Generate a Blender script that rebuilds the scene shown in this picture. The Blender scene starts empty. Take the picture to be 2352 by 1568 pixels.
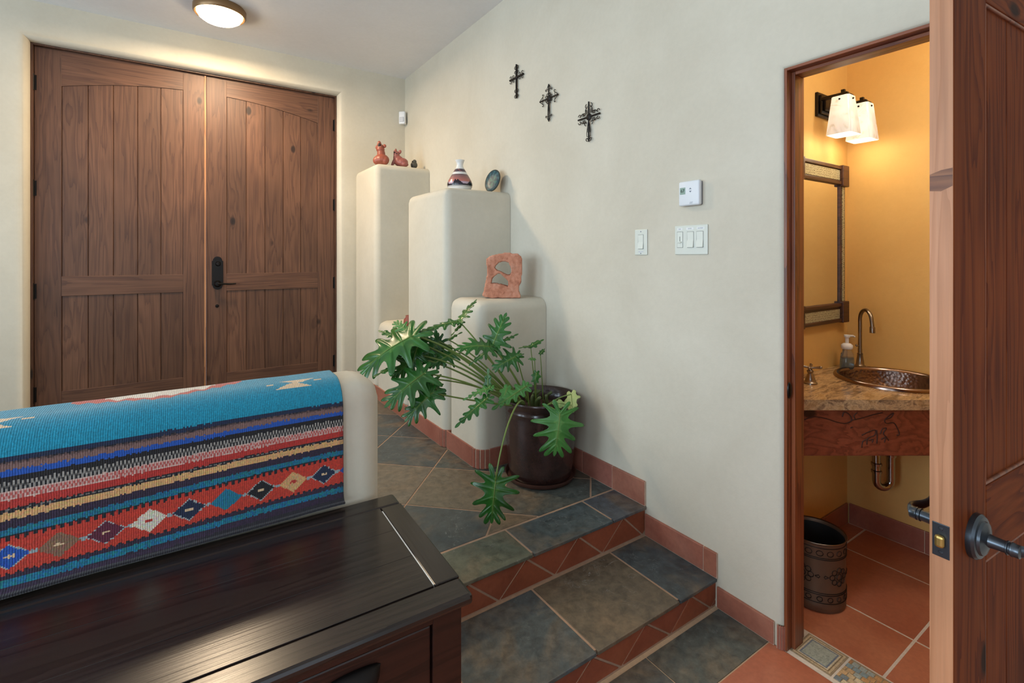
import bpy, bmesh, math, random
from mathutils import Vector, Matrix, noise as mn
random.seed(7)
SC = bpy.context.scene
COL = SC.collection
PI = math.pi
V = Vector
# ------------------------------------------------------------------ camera constants (2352 x 1568)
FPX, U0, V0 = 1122.0, 1176.0, 589.0
TH = math.atan((1176 - 424) / FPX)
CAM = V((-1.75, 0.0, 1.3825))
FW = V((math.sin(TH), math.cos(TH), 0)); RT = V((math.cos(TH), -math.sin(TH), 0)); UP = V((0, 0, 1))
def at(u, v, k):
    """measured point: pixel of the photograph and its depth along the view, as world metres"""
    return CAM + (FW + RT * ((u - U0) / FPX) - UP * ((v - V0) / FPX)) * k
LOC = {}
# ------------------------------------------------------------------ object helpers
def tag(o, label=None, cat=None, group=None, kind=None):
    if label: o['label'] = label
    if cat: o['category'] = cat
    if group: o['group'] = group
    if kind: o['kind'] = kind
    return o
def empty(name, loc, label, cat, group=None):
    o = bpy.data.objects.new(name, None); COL.objects.link(o)
    o.location = loc; o.empty_display_size = .05
    LOC[o] = V(loc)
    return tag(o, label, cat, group)
def link(name, bm, mats, parent=None, smooth=False, origin=None, angle=None):
    bmesh.ops.recalc_face_normals(bm, faces=bm.faces)
    off = LOC[parent] if parent is not None else (V(origin) if origin is not None else V((0, 0, 0)))
    for v in bm.verts: v.co -= off
    me = bpy.data.meshes.new(name); bm.to_mesh(me); bm.free()
    if not isinstance(mats, (list, tuple)): mats = [mats]
    for m in mats: me.materials.append(m)
    if smooth:
        me.polygons.foreach_set('use_smooth', [True] * len(me.polygons))
        if angle:
            me.set_sharp_from_angle(angle=math.radians(angle))
    o = bpy.data.objects.new(name, me); COL.objects.link(o)
    if parent is not None:
        o.parent = parent
    else: o.location = off
    LOC[o] = off
    return o
def struct(name, bm, mats, **k):
    return tag(link(name, bm, mats, **k), kind='structure')
def NB(): return bmesh.new()
def box(bm, a, b, mi=0, bev=0, seg=2):
    x0, y0, z0 = [min(p, q) for p, q in zip(a, b)]; x1, y1, z1 = [max(p, q) for p, q in zip(a, b)]
    vs = [bm.verts.new(p) for p in ((x0,y0,z0),(x1,y0,z0),(x1,y1,z0),(x0,y1,z0),(x0,y0,z1),(x1,y0,z1),(x1,y1,z1),(x0,y1,z1))]
    fs = [bm.faces.new([vs[i] for i in f]) for f in ((3,2,1,0),(4,5,6,7),(0,1,5,4),(1,2,6,5),(2,3,7,6),(3,0,4,7))]
    for f in fs: f.material_index = mi
    if bev:
        es = {e for f in fs for e in f.edges}
        r = bmesh.ops.bevel(bm, geom=list(es), offset=bev, segments=seg, profile=.5, affect='EDGES')
        for f in r['faces']: f.material_index = mi
    return vs
def obox(bm, M, sx, sy, sz, mi=0, bev=0, seg=2):
    """box sized sx,sy,sz centred on matrix M"""
    t = bmesh.new(); box(t, (-sx/2,-sy/2,-sz/2), (sx/2,sy/2,sz/2), mi, bev, seg)
    t.transform(M); me = bpy.data.meshes.new('t'); t.to_mesh(me); t.free(); bm.from_mesh(me); bpy.data.meshes.remove(me)
def prism(bm, pts, axis, a, b, mi=0):
    """2-D polygon pts extruded on axis between a and b"""
    def mk(p, t):
        return {'x': (t, p[0], p[1]), 'y': (p[0], t, p[1]), 'z': (p[0], p[1], t)}[axis]
    A = [bm.verts.new(mk(p, a)) for p in pts]; B = [bm.verts.new(mk(p, b)) for p in pts]
    n = len(pts); fs = [bm.faces.new(A), bm.faces.new(B[::-1])]
    for i in range(n): fs.append(bm.faces.new([A[i], B[i], B[(i+1) % n], A[(i+1) % n]]))
    for f in fs: f.material_index = mi
    return fs
def lathe(bm, prof, c=(0,0,0), n=32, M=None, mi=0, close=False):
    c = V(c); rings = []
    for r, z in prof:
        ring = []
        for i in range(n):
            a = 2*PI*i/n; p = V((max(r, 1e-5)*math.cos(a), max(r, 1e-5)*math.sin(a), z))
            if M is not None: p = M @ p
            ring.append(bm.verts.new(p + c))
        rings.append(ring)
    for j in range(len(rings)-1):
        for i in range(n):
            f = bm.faces.new([rings[j][i], rings[j][(i+1)%n], rings[j+1][(i+1)%n], rings[j+1][i]]); f.material_index = mi
    if close:
        for r_ in (rings[0], rings[-1]):
            try: f = bm.faces.new(r_); f.material_index = mi
            except ValueError: pass
    return rings
def tube(bm, pts, r, n=8, mi=0, cap=True):
    pts = [V(p) for p in pts]; rr = r if isinstance(r, (list, tuple)) else [r]*len(pts)
    rings = []; up = None
    for i, p in enumerate(pts):
        d = (pts[min(i+1, len(pts)-1)] - pts[max(i-1, 0)]).normalized()
        if up is None:
            up = d.orthogonal().normalized()
        up = (up - d*up.dot(d)).normalized(); s = d.cross(up)
        rings.append([bm.verts.new(p + (up*math.cos(2*PI*k/n) + s*math.sin(2*PI*k/n))*rr[i]) for k in range(n)])
    for j in range(len(rings)-1):
        for k in range(n):
            f = bm.faces.new([rings[j][k], rings[j][(k+1)%n], rings[j+1][(k+1)%n], rings[j+1][k]]); f.material_index = mi
    if cap:
        bm.faces.new(rings[0][::-1]).material_index = mi; bm.faces.new(rings[-1]).material_index = mi
def bez(p0, p1, p2, p3, n=12):
    p0, p1, p2, p3 = map(V, (p0, p1, p2, p3)); o = []
    for i in range(n+1):
        t = i/n; o.append(p0*(1-t)**3 + p1*3*t*(1-t)**2 + p2*3*t*t*(1-t) + p3*t**3)
    return o
def smoothpath(pts, n=6):
    pts = [V(p) for p in pts]; o = []
    P = [pts[0]] + pts + [pts[-1]]
    for i in range(1, len(P)-2):
        a, b, c, d = P[i-1:i+3]
        for j in range(n):
            t = j/n
            o.append(.5*((2*b) + (c-a)*t + (2*a-5*b+4*c-d)*t*t + (3*b-a-3*c+d)*t**3))
    o.append(pts[-1]); return o
def sphere(bm, c, r, seg=16, M=None, mi=0):
    if not isinstance(r, (tuple, list)): r = (r, r, r)
    T = Matrix.Translation(c) @ (M.to_4x4() if M is not None else Matrix()) @ Matrix.Diagonal((r[0], r[1], r[2], 1))
    res = bmesh.ops.create_uvsphere(bm, u_segments=seg, v_segments=max(6, seg//2), radius=1, matrix=T)
    for v in res['verts']:
        for f in v.link_faces: f.material_index = mi
def setcol(bm, faces, c):
    lay = bm.loops.layers.float_color.get('Col') or bm.loops.layers.float_color.new('Col')
    for f in faces:
        for l in f.loops: l[lay] = (c[0], c[1], c[2], 1)
def clip(poly, x0, x1, y0, y1):
    def half(P, f):
        o = []
        for i in range(len(P)):
            a, b = P[i], P[(i+1) % len(P)]; fa, fb = f(a), f(b)
            if fa >= 0: o.append(a)
            if (fa >= 0) != (fb >= 0):
                t = fa/(fa-fb); o.append((a[0]+(b[0]-a[0])*t, a[1]+(b[1]-a[1])*t))
        return o
    for f in (lambda p: p[0]-x0, lambda p: x1-p[0], lambda p: p[1]-y0, lambda p: y1-p[1]):
        if not poly: return []
        poly = half(poly, f)
    return poly
def inset(P, g):
    """shrink a convex polygon by g"""
    ar = sum(P[i][0]*P[(i+1)%len(P)][1]-P[(i+1)%len(P)][0]*P[i][1] for i in range(len(P)))/2
    if ar < 0: P = P[::-1]
    if abs(ar) < 2e-4: return []
    Q = []
    for p in P:
        if not Q or (p[0]-Q[-1][0])**2+(p[1]-Q[-1][1])**2 > 1e-6: Q.append(p)
    if len(Q) > 2 and (Q[0][0]-Q[-1][0])**2+(Q[0][1]-Q[-1][1])**2 < 1e-6: Q.pop()
    P = Q; n = len(P)
    if n < 3: return []
    R = list(P)
    for i in range(n):
        a, b = P[i], P[(i+1) % n]; dx, dy = b[0]-a[0], b[1]-a[1]; L = math.hypot(dx, dy); nx, ny = -dy/L, dx/L
        o = []
        for j in range(len(R)):
            p, q = R[j], R[(j+1) % len(R)]
            fp = (p[0]-a[0])*nx+(p[1]-a[1])*ny-g; fq = (q[0]-a[0])*nx+(q[1]-a[1])*ny-g
            if fp >= 0: o.append(p)
            if (fp >= 0) != (fq >= 0):
                t = fp/(fp-fq); o.append((p[0]+(q[0]-p[0])*t, p[1]+(q[1]-p[1])*t))
        R = o
        if len(R) < 3: return []
    return R
# ------------------------------------------------------------------ materials
def lin(h):
    if isinstance(h, str): h = [int(h[i:i+2], 16)/255 for i in (0, 2, 4)]
    return tuple(((c+.055)/1.055)**2.4 if c > .04045 else c/12.92 for c in h)
class NT:
    def __init__(s, name):
        s.m = bpy.data.materials.new(name); s.m.use_nodes = True; s.t = s.m.node_tree; s.n = s.t.nodes
        s.b = s.n['Principled BSDF']; s.l = s.t.links
        s.tc = s.n.new('ShaderNodeTexCoord')
    def N(s, t, **k):
        n = s.n.new(t)
        for a, b in k.items(): setattr(n, a, b)
        return n
    def map(s, sc=(1,1,1), rot=(0,0,0), loc=(0,0,0), src='Object'):
        m = s.N('ShaderNodeMapping'); s.l.new(s.tc.outputs[src], m.inputs[0])
        m.inputs['Scale'].default_value = sc; m.inputs['Rotation'].default_value = rot; m.inputs['Location'].default_value = loc
        return m.outputs[0]
    def noise(s, vec, scale, detail=4, rough=.6, dist=0):
        n = s.N('ShaderNodeTexNoise'); s.l.new(vec, n.inputs['Vector'])
        n.inputs['Scale'].default_value = scale; n.inputs['Detail'].default_value = detail
        n.inputs['Roughness'].default_value = rough; n.inputs['Distortion'].default_value = dist
        return n.outputs['Fac']
    def ramp(s, fac, stops, interp='LINEAR'):
        r = s.N('ShaderNodeValToRGB'); s.l.new(fac, r.inputs[0]); r.color_ramp.interpolation = interp
        e = r.color_ramp.elements
        while len(e) < len(stops): e.new(.5)
        for el, (p, c) in zip(e, stops):
            el.position = p; el.color = (*(c if len(c) == 3 else c[:3]), 1)
        return r.outputs[0]
    def mix(s, fac, a, b, mode='MIX'):
        m = s.N('ShaderNodeMix', data_type='RGBA', blend_type=mode)
        for sock, val in ((m.inputs[0], fac), (m.inputs[6], a), (m.inputs[7], b)):
            if hasattr(val, 'is_linked'): s.l.new(val, sock)
            elif isinstance(val, (int, float)): sock.default_value = val
            else: sock.default_value = (*val, 1)
        return m.outputs[2]
    def math(s, op, a, b=0., c=None):
        m = s.N('ShaderNodeMath', operation=op)
        for sock, val in zip(m.inputs, (a, b, c)):
            if val is None: continue
            if hasattr(val, 'is_linked'): s.l.new(val, sock)
            else: sock.default_value = val
        return m.outputs[0]
    def attr(s, name='Col'):
        a = s.N('ShaderNodeAttribute', attribute_name=name); return a.outputs['Color']
    def base(s, c):
        if hasattr(c, 'is_linked'): s.l.new(c, s.b.inputs['Base Color'])
        else: s.b.inputs['Base Color'].default_value = (*c, 1)
    def bump(s, h, strength=.3, dist=.01):
        b = s.N('ShaderNodeBump'); s.l.new(h, b.inputs['Height']); b.inputs['Strength'].default_value = strength
        b.inputs['Distance'].default_value = dist; s.l.new(b.outputs[0], s.b.inputs['Normal'])
    def set(s, **k):
        for a, v in k.items():
            sock = s.b.inputs[a.replace('_', ' ')]
            if hasattr(v, 'is_linked'): s.l.new(v, sock)
            else: sock.default_value = v
        return s
G3 = lambda x: (x, x, x)
def plain(name, c, rough=.5, metal=0, bump=None, **k):
    t = NT(name); t.base(lin(c)); t.set(Roughness=rough, Metallic=metal, **k)
    if bump: t.bump(t.noise(t.map(), bump[0], 3), bump[1], bump[2] if len(bump) > 2 else .002)
    return t.m
def plaster(name, c1, c2):
    t = NT(name); v = t.map()
    n1 = t.noise(v, 1.7, 4, .6, .4); n2 = t.noise(v, 45, 3)
    c = t.mix(t.ramp(n1, [(.35, G3(0)), (.7, G3(1))]), lin(c1), lin(c2))
    c = t.mix(.05, c, t.ramp(n2, [(.3, G3(.3)), (.7, G3(1))]), 'MULTIPLY')
    t.base(c); t.set(Roughness=.75)
    h = t.math('ADD', t.math('MULTIPLY', t.noise(v, 5, 3), 1.0), t.math('MULTIPLY', t.noise(v, 130, 4), .12))
    t.bump(h, .25, .012)
    return t.m
def wood(name, cols, axis='z', rough=.5, knots=True, scale=1, attr=False, fine=.5, seed=0, coat=0, kcol='1c0e0a', contrast=1, spec=.5):
    t = NT(name); a = {'x': 0, 'y': 1, 'z': 2}[axis]
    sc = [11*scale]*3; sc[a] = .5*scale
    v = t.map(tuple(sc), loc=(seed, seed*1.7, seed*.6))
    base = t.map()
    ksc = [5.0]*3; ksc[a] = 2.8
    kv = t.map(tuple(ksc), loc=(seed*.37+.21, .13, seed*.7))
    vor = t.N('ShaderNodeTexVoronoi'); t.l.new(kv, vor.inputs['Vector']); vor.inputs['Scale'].default_value = 1.0
    vor.inputs['Randomness'].default_value = .9
    kd = vor.outputs['Distance']
    pull = t.math('DIVIDE', .035, t.math('ADD', kd, .09))
    n = t.N('ShaderNodeTexNoise'); t.l.new(v, n.inputs['Vector'])
    n.inputs['Scale'].default_value = .8; n.inputs['Detail'].default_value = 4; n.inputs['Roughness'].default_value = .5; n.inputs['Distortion'].default_value = .35
    ringv = t.math('ADD', n.outputs['Fac'], pull) if knots else n.outputs['Fac']
    bands = t.math('FRACT', t.math('MULTIPLY', ringv, 11.0))
    bands = t.math('SMOOTH_MIN', bands, t.math('SUBTRACT', 1.0, t.math('MULTIPLY', bands, .55)), .2)
    fsc = [120*scale]*3; fsc[a] = 2.2*scale
    fn = t.noise(t.map(tuple(fsc)), 1.0, 4, .6)
    big = t.noise(base, 2.4, 2, .5)
    c = t.ramp(bands, [(.0, lin(cols[0])), (.45*contrast, lin(cols[1])), (1, lin(cols[2]))])
    c = t.mix(fine, c, t.ramp(fn, [(.3, G3(.6)), (.65, G3(1.15))]), 'MULTIPLY')
    c = t.mix(.5, c, t.ramp(big, [(.3, G3(.62)), (.7, G3(1.25))]), 'MULTIPLY')
    if knots:
        c = t.mix(t.ramp(kd, [(.0, G3(1)), (.09, G3(.9)), (.13, G3(0))]), c, lin(kcol))
    if attr: c = t.mix(1, c, t.attr(), 'MULTIPLY')
    t.base(c); t.set(Roughness=rough, Specular_IOR_Level=spec)
    if coat: t.set(Coat_Weight=coat, Coat_Roughness=.25)
    t.bump(fn, .15, .002)
    return t.m
M = {}
M['plaster'] = plaster('plaster_cream', 'c9c2b0', 'd3cdbc')
M['plaster_white'] = plaster('plaster_ceiling', 'e2e2e2', 'e8e8e8')
M['plaster_ochre'] = plaster('plaster_ochre', 'd3a962', 'dab36c')
DW = ('523629', '624331', '735240')
M['door_v'] = wood('door_wood_vertical', DW, 'z', .5, attr=True, seed=3, fine=.6)
M['door_h'] = wood('door_wood_horizontal', DW, 'x', .5, attr=True, seed=9, fine=.6)
M['strip'] = wood('pale_wood_strip', ('8a5a38', 'b07a50', 'c08a5c'), 'z', .5, knots=False)
BW = ('58220b', '713413', '86461e')
M['bath_v'] = wood('stained_pine_vertical', BW, 'z', .55, seed=5, fine=.45, spec=.08)
M['bath_h'] = wood('stained_pine_horizontal', BW, 'x', .55, seed=8, fine=.45, spec=.08)
M['jamb_v'] = wood('jamb_pine_vertical', ('5a2b17', '824425', '9c5a36'), 'z', .4, knots=False, seed=2, coat=.2)
M['jamb_h'] = wood('jamb_pine_horizontal', ('5a2b17', '824425', '9c5a36'), 'y', .4, knots=False, seed=2, coat=.2)
M['edge'] = wood('bare_pine_edge', ('b27a54', 'bf8660', 'cd966f'), 'z', .5, knots=False, seed=6, fine=.35)
M['edgeknot'] = wood('pine_edge_knot', ('5c3220', '8c5a3a', 'a06c48'), 'y', .5, knots=False, seed=4)
M['apron'] = wood('carved_apron_wood', ('6a3322', '80432e', '935339'), 'x', .42, seed=12, fine=.35, coat=.2)
M['bench_x'] = wood('espresso_wood_long', ('1a1411', '28201c', '342a25'), 'x', .25, knots=False, fine=.5, seed=1)
M['bench_y'] = wood('espresso_wood_cross', ('1a1411', '28201c', '342a25'), 'y', .25, knots=False, fine=.5, seed=4)
M['bench_f'] = wood('espresso_wood_front', ('1a0d09', '2c1610', '3a1e15'), 'x', .38, knots=False, fine=.4, seed=4)
M['mirrorwood'] = wood('dark_mirror_wood', ('2e1a12', '4a2c1e', '5c3a28'), 'x', .45, knots=False, seed=4)
M['gap'] = plain('worn_white_filler', 'e8e4da', .6)
M['iron'] = plain('black_iron', '1d1a19', .5, .6, (60, .3, .002))
M['bronze'] = plain('oil_rubbed_bronze', '2b2826', .32, .85)
M['dk'] = plain('dark_gunmetal', '50575e', .3, .85)
M['brass'] = plain('worn_brass', 'b49a5a', .35, .9)
M['nickel'] = plain('brushed_nickel', '8f857a', .28, 1)
M['chrome'] = plain('chrome', 'a8a8aa', .12, 1)
M['white'] = plain('white_plastic', 'dfe3e6', .4)
M['ivory'] = plain('ivory_plastic', 'd6dad0', .35)
M['ivory2'] = plain('ivory_rocker', 'dce0d6', .3)
M['seam'] = plain('dark_seam', '4a4e4c', .7)
M['lcd'] = plain('lcd_green', '8fa79a', .3)
M['ink'] = plain('black_ink', '1c2a24', .6)
M['grey'] = plain('grey_ink', '7c8490', .6)
M['label'] = plain('paper_label', 'e6e8e6', .6)
M['clay'] = plain('red_clay_glaze', '9c5440', .4, 0, (40, .4, .003))
M['clay2'] = plain('rose_clay_glaze', '9a5a50', .35, 0, (40, .4, .003))
M['clayd'] = plain('dark_mouth_clay', '2c1a16', .6)
M['clayl'] = plain('pale_clay', 'cf9c86', .6)
M['owl'] = plain('speckled_dark_clay', '4c4a40', .45, 0, (120, .8, .004))
M['soil'] = plain('potting_soil', '4a3226', .95, 0, (60, 1, .01))
M['mirror'] = plain('mirror_glass', 'e8e8e6', .03, 1)
M['black'] = plain('inside_black', '0e0c0b', .8)
M['tan'] = plain('tan_bullnose', '9c5e46', .5)
def grout(name, c):
    t = NT(name); t.base(t.mix(.25, lin(c), t.ramp(t.noise(t.map(), 60, 3), [(.3, G3(.4)), (.7, G3(1))]), 'MULTIPLY')); t.set(Roughness=.9); return t.m
M['grout'] = grout('sand_grout', 'd0b494'); M['grout_pale'] = grout('pale_grout', 'c9ad97'); M['grout_g'] = grout('riser_grout', 'b0927a'); M['grout_w'] = grout('whitish_grout', 'e2d6c6')
def slate():
    t = NT('slate_tile'); v = t.map()
    col = t.attr()
    n1 = t.noise(v, 3.2, 6, .62, .5); n2 = t.noise(v, 28, 6, .7, .3); n3 = t.noise(v, 7, 5, .6, 1.2)
    c = t.mix(t.ramp(n1, [(.48, G3(0)), (.68, G3(.75))]), col, lin('7d6b54'))
    c = t.mix(.85, c, t.ramp(n2, [(.3, G3(.45)), (.7, G3(1.4))]), 'MULTIPLY')
    vein = t.ramp(t.math('ABSOLUTE', t.math('SUBTRACT', n3, .5)), [(0, G3(.7)), (.004, G3(0))])
    mask = t.ramp(n1, [(.40, G3(1)), (.48, G3(0))])
    c = t.mix(t.math('MULTIPLY', vein, mask), c, lin('9aa09c'))
    t.base(c); t.set(Roughness=t.ramp(n2, [(.3, G3(.38)), (.7, G3(.6))]))
    t.bump(t.math('ADD', n1, t.math('MULTIPLY', n2, .35)), .5, .008); return t.m
M['slate'] = slate()
def terra(name, c1, c2):
    t = NT(name); v = t.map(); n1 = t.noise(v, 5, 5, .6, .6); n2 = t.noise(v, 60, 4)
    c = t.mix(t.ramp(n1, [(.3, G3(0)), (.7, G3(1))]), lin(c1), lin(c2))
    c = t.mix(.25, c, t.ramp(n2, [(.3, G3(.5)), (.7, G3(1.2))]), 'MULTIPLY')
    c = t.mix(1, c, t.attr(), 'MULTIPLY')
    t.base(c); t.set(Roughness=.42); t.bump(n2, .12, .002); return t.m
M['terra'] = terra('terracotta_tile', 'b0664a', 'c47c5c')
M['riser'] = terra('riser_terracotta', '86462f', '9c573e')
M['tbase'] = terra('terracotta_base_tile', '935747', 'a76e5c')
def deco():
    t = NT('decor_stone_tile'); v = t.map(); n = t.noise(v, 130, 5, .7, .8)
    c = t.mix(.8, t.attr(), t.ramp(n, [(.3, G3(.55)), (.6, G3(1.25))]), 'MULTIPLY'); t.base(c); t.set(Roughness=.4); return t.m
M['deco'] = deco()
def weave():
    t = NT('woven_wool'); c = t.attr(); n = t.noise(t.map((220, 220, 220)), 1, 3, .7)
    c2 = t.mix(.45, c, t.ramp(n, [(.3, G3(.5)), (.7, G3(1.3))]), 'MULTIPLY')
    t.base(c2); t.set(Roughness=.95, Sheen_Weight=.3)
    w = t.N('ShaderNodeTexWave', bands_direction='X'); t.l.new(t.map(), w.inputs[0]); w.inputs['Scale'].default_value = 70; w.inputs['Distortion'].default_value = 2
    t.bump(t.math('ADD', n, t.math('MULTIPLY', w.outputs['Fac'], .5)), .6, .002); return t.m
M['weave'] = weave()
def leafm(name, a, b, c3, rough=.3):
    t = NT(name); v = t.map(); n = t.noise(v, 14, 4); n2 = t.noise(v, 160, 3)
    c = t.mix(t.ramp(n, [(.3, G3(0)), (.7, G3(1))]), lin(a), lin(b))
    c = t.mix(t.math('MULTIPLY', t.N('ShaderNodeSeparateColor').outputs[0], 1) if False else t.attr(), c, lin(c3))
    t.base(c); t.set(Roughness=rough); t.bump(n2, .1, .001)
    t.set(Transmission_Weight=0.0); t.b.inputs['Subsurface Weight'].default_value = 0
    return t.m
M['leaf'] = leafm('glossy_dark_leaf', '1a4a18', '2c6a24', '7aa850')
M['leaf2'] = leafm('mid_green_leaf', '33692f', '4c8a3e', '8fb56a', .4)
M['leaf3'] = leafm('pale_sick_leaf', '86a060', 'b0b878', 'cfca90', .5)
M['stem'] = plain('leaf_stem', '6d8440', .45)
M['stem2'] = plain('dark_leaf_stem', '4c5a30', .45)
def potm():
    t = NT('brown_glaze'); v = t.map(); n = t.noise(v, 9, 5, .6); n2 = t.noise(v, 300, 3)
    c = t.mix(t.ramp(n, [(.35, G3(0)), (.7, G3(1))]), lin('2a1a18'), lin('45302c'))
    c = t.mix(.5, c, t.ramp(n2, [(.3, G3(.5)), (.7, G3(1.4))]), 'MULTIPLY'); t.base(c); t.set(Roughness=.25, Coat_Weight=.4, Coat_Roughness=.08); return t.m
M['pot'] = potm()
def copper():
    t = NT('hammered_copper'); v = t.map()
    vor = t.N('ShaderNodeTexVoronoi'); t.l.new(v, vor.inputs['Vector']); vor.inputs['Scale'].default_value = 75
    t.base(lin('806e66')); t.set(Metallic=1, Roughness=.3); t.bump(vor.outputs['Distance'], .5, .004); return t.m
M['copper'] = copper(); M['copper_rim'] = plain('copper_rim', '8a766c', .22, 1)
def granite():
    t = NT('veined_granite'); v = t.map((1, 1, 1), rot=(0, 0, .5))
    v2 = t.map((3, 14, 14), rot=(0, 0, .4))
    n = t.noise(v2, 1.6, 6, .65, 1.2); n2 = t.noise(v, 90, 4); n3 = t.noise(v2, 3, 6, .7, 2)
    c = t.ramp(n, [(.30, lin('5b4b3c')), (.42, lin('8b7258')), (.52, lin('c3a67e')), (.66, lin('ab8a60')), (.8, lin('6e6050'))])
    c = t.mix(t.ramp(t.math('ABSOLUTE', t.math('SUBTRACT', n3, .5)), [(0, G3(.75)), (.02, G3(0))]), c, lin('4a3c34'))
    c = t.mix(.35, c, t.ramp(n2, [(.3, G3(.5)), (.7, G3(1.2))]), 'MULTIPLY'); t.base(c); t.set(Roughness=.15); return t.m
M['granite'] = granite()
def sandst():
    t = NT('sandstone'); v = t.map(); n = t.noise(v, 18, 6, .7); n2 = t.noise(v, 90, 5, .7)
    c = t.ramp(n, [(.3, lin('9c5f48')), (.5, lin('c48468')), (.75, lin('d59e86'))])
    t.base(c); t.set(Roughness=.9); t.bump(t.math('ADD', n, t.math('MULTIPLY', n2, .5)), .8, .008); return t.m
M['stone'] = sandst()
def alab():
    t = NT('alabaster_glass'); v = t.map(); n = t.noise(v, 16, 5, .65, 1.5)
    c = t.ramp(n, [(.3, lin('b9b3a2')), (.5, lin('e9e6da')), (.7, lin('f6f4ec'))]); t.base(c); t.set(Roughness=.3)
    t.l.new(c, t.b.inputs['Emission Color']); t.b.inputs['Emission Strength'].default_value = .55; return t.m
M['alab'] = alab()
def emis(name, c, s):
    t = NT(name); t.base((.9, .9, .9)); t.b.inputs['Emission Color'].default_value = (*lin(c), 1); t.b.inputs['Emission Strength'].default_value = s; return t.m
M['dome'] = emis('lit_frosted_glass', 'ffe2b4', 30)
M['bulb'] = emis('lit_bulb', 'ffdca8', 20)
def tins():
    t = NT('punched_tin_panel'); v = t.map()
    vor = t.N('ShaderNodeTexVoronoi'); t.l.new(v, vor.inputs['Vector']); vor.inputs['Scale'].default_value = 95; vor.inputs['Randomness'].default_value = .35
    c = t.ramp(vor.outputs['Distance'], [(.25, lin('5c5640')), (.4, lin('c2c2a6')), (.62, lin('a3a488')), (.7, lin('4c4636'))]); t.base(c); t.set(Roughness=.35, Metallic=.3); return t.m
M['tin'] = tins()
M['canmetal'] = plain('embossed_bronze_sheet', '6a5240', .5, .5, (50, .3, .002))
M['candark'] = plain('dark_embossing', '241812', .5, .5)
def clear(name, c, rough=.05):
    t = NT(name); t.base(lin(c)); t.set(Roughness=rough, IOR=1.4); t.b.inputs['Transmission Weight'].default_value = .92; return t.m
M['bottle'] = clear('clear_plastic', 'e4ecee'); M['soap'] = clear('blue_soap', '88a8c0')
M['pump'] = plain('frosted_white_pump', 'd8dade', .35)
def vasem():
    t = NT('painted_vase'); t.base(t.attr()); t.set(Roughness=.25); return t.m
M['vase'] = vasem()
def dishm():
    t = NT('painted_dish'); v = t.map(); t.base(t.mix(.5, t.attr(), t.ramp(t.noise(v, 260, 3), [(.35, G3(.5)), (.7, G3(1.5))]), 'MULTIPLY')); t.set(Roughness=.4); return t.m
M['dish'] = dishm()

# ------------------------------------------------------------------ room numbers
ZC = 3.0765; LZ = .245; MZ = .113; YA = 4.45
XL = -4.6; YB = -3.6
# ================================================================== SHELL
def hole_wall(axis, plane, thick, a0, a1, z0, z1, h0, h1, hz0, hz1, rad):
    """wall with one opening, its edges rounded; axis 'y': plane y=plane, runs on x"""
    bm = NB()
    def P(a, z, t): return (a, t, z) if axis == 'y' else (t, a, z)
    A = [a0, h0, h1, a1]; Z = [z0, hz0, hz1, z1]
    if hz0 <= z0: Z = [z0, hz1, z1]
    g = {}
    for ti, t in enumerate((plane, plane+thick)):
        for i, a in enumerate(A):
            for j, z in enumerate(Z): g[i, j, ti] = bm.verts.new(P(a, z, t))
    hj = 0 if hz0 <= z0 else 1
    for ti in (0, 1):
        for i in range(3):
            for j in range(len(Z)-1):
                if i == 1 and j == hj: continue
                bm.faces.new([g[i, j, ti], g[i+1, j, ti], g[i+1, j+1, ti], g[i, j+1, ti]])
    def q(i0, j0, i1, j1): return bm.faces.new([g[i0,j0,0], g[i1,j1,0], g[i1,j1,1], g[i0,j0,1]])
    fs = [q(1, hj, 1, hj+1), q(2, hj, 2, hj+1), q(1, hj+1, 2, hj+1)]
    if hj: fs.append(q(1, hj, 2, hj))
    n = len(Z)-1
    for j in range(n): q(0, j, 0, j+1); q(3, j, 3, j+1)
    for i in range(3): q(i, n, i+1, n)
    for i in range(3):
        if not (i == 1 and hj == 0): q(i, 0, i+1, 0)
    bmesh.ops.recalc_face_normals(bm, faces=bm.faces)
    es = set()
    for f in fs:
        for e in f.edges:
            if all(abs((v.co.y if axis == 'y' else v.co.x)-plane) < 1e-6 for v in e.verts): es.add(e)
            elif rad[1] and all(f2 in fs for f2 in e.link_faces): pass
    bmesh.ops.bevel(bm, geom=list(es), offset=rad[0], segments=8, profile=.5, affect='EDGES')
    return bm
DX0, DX1, DZT = -2.60, -.625, 2.813
DY = 4.56
struct('wall_front', hole_wall('y', YA, .30, XL, 0.3, -.1, 3.3, DX0-.012, DX1+.012, LZ-.03, DZT+.012, (.06, 0)), M['plaster'], smooth=True, angle=50)
JY1, JY0, JZ = .894, .221, 2.0425
bm = hole_wall('x', 0, .12, YB, YA, -.1, 3.3, JY0, JY1, -.1, JZ, (.022, 0))
struct('wall_right', bm, M['plaster'], smooth=True, angle=50)
bm = NB(); box(bm, (XL, YB, ZC), (0, YA, ZC+.15)); struct('ceiling', bm, M['plaster_white'])
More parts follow.
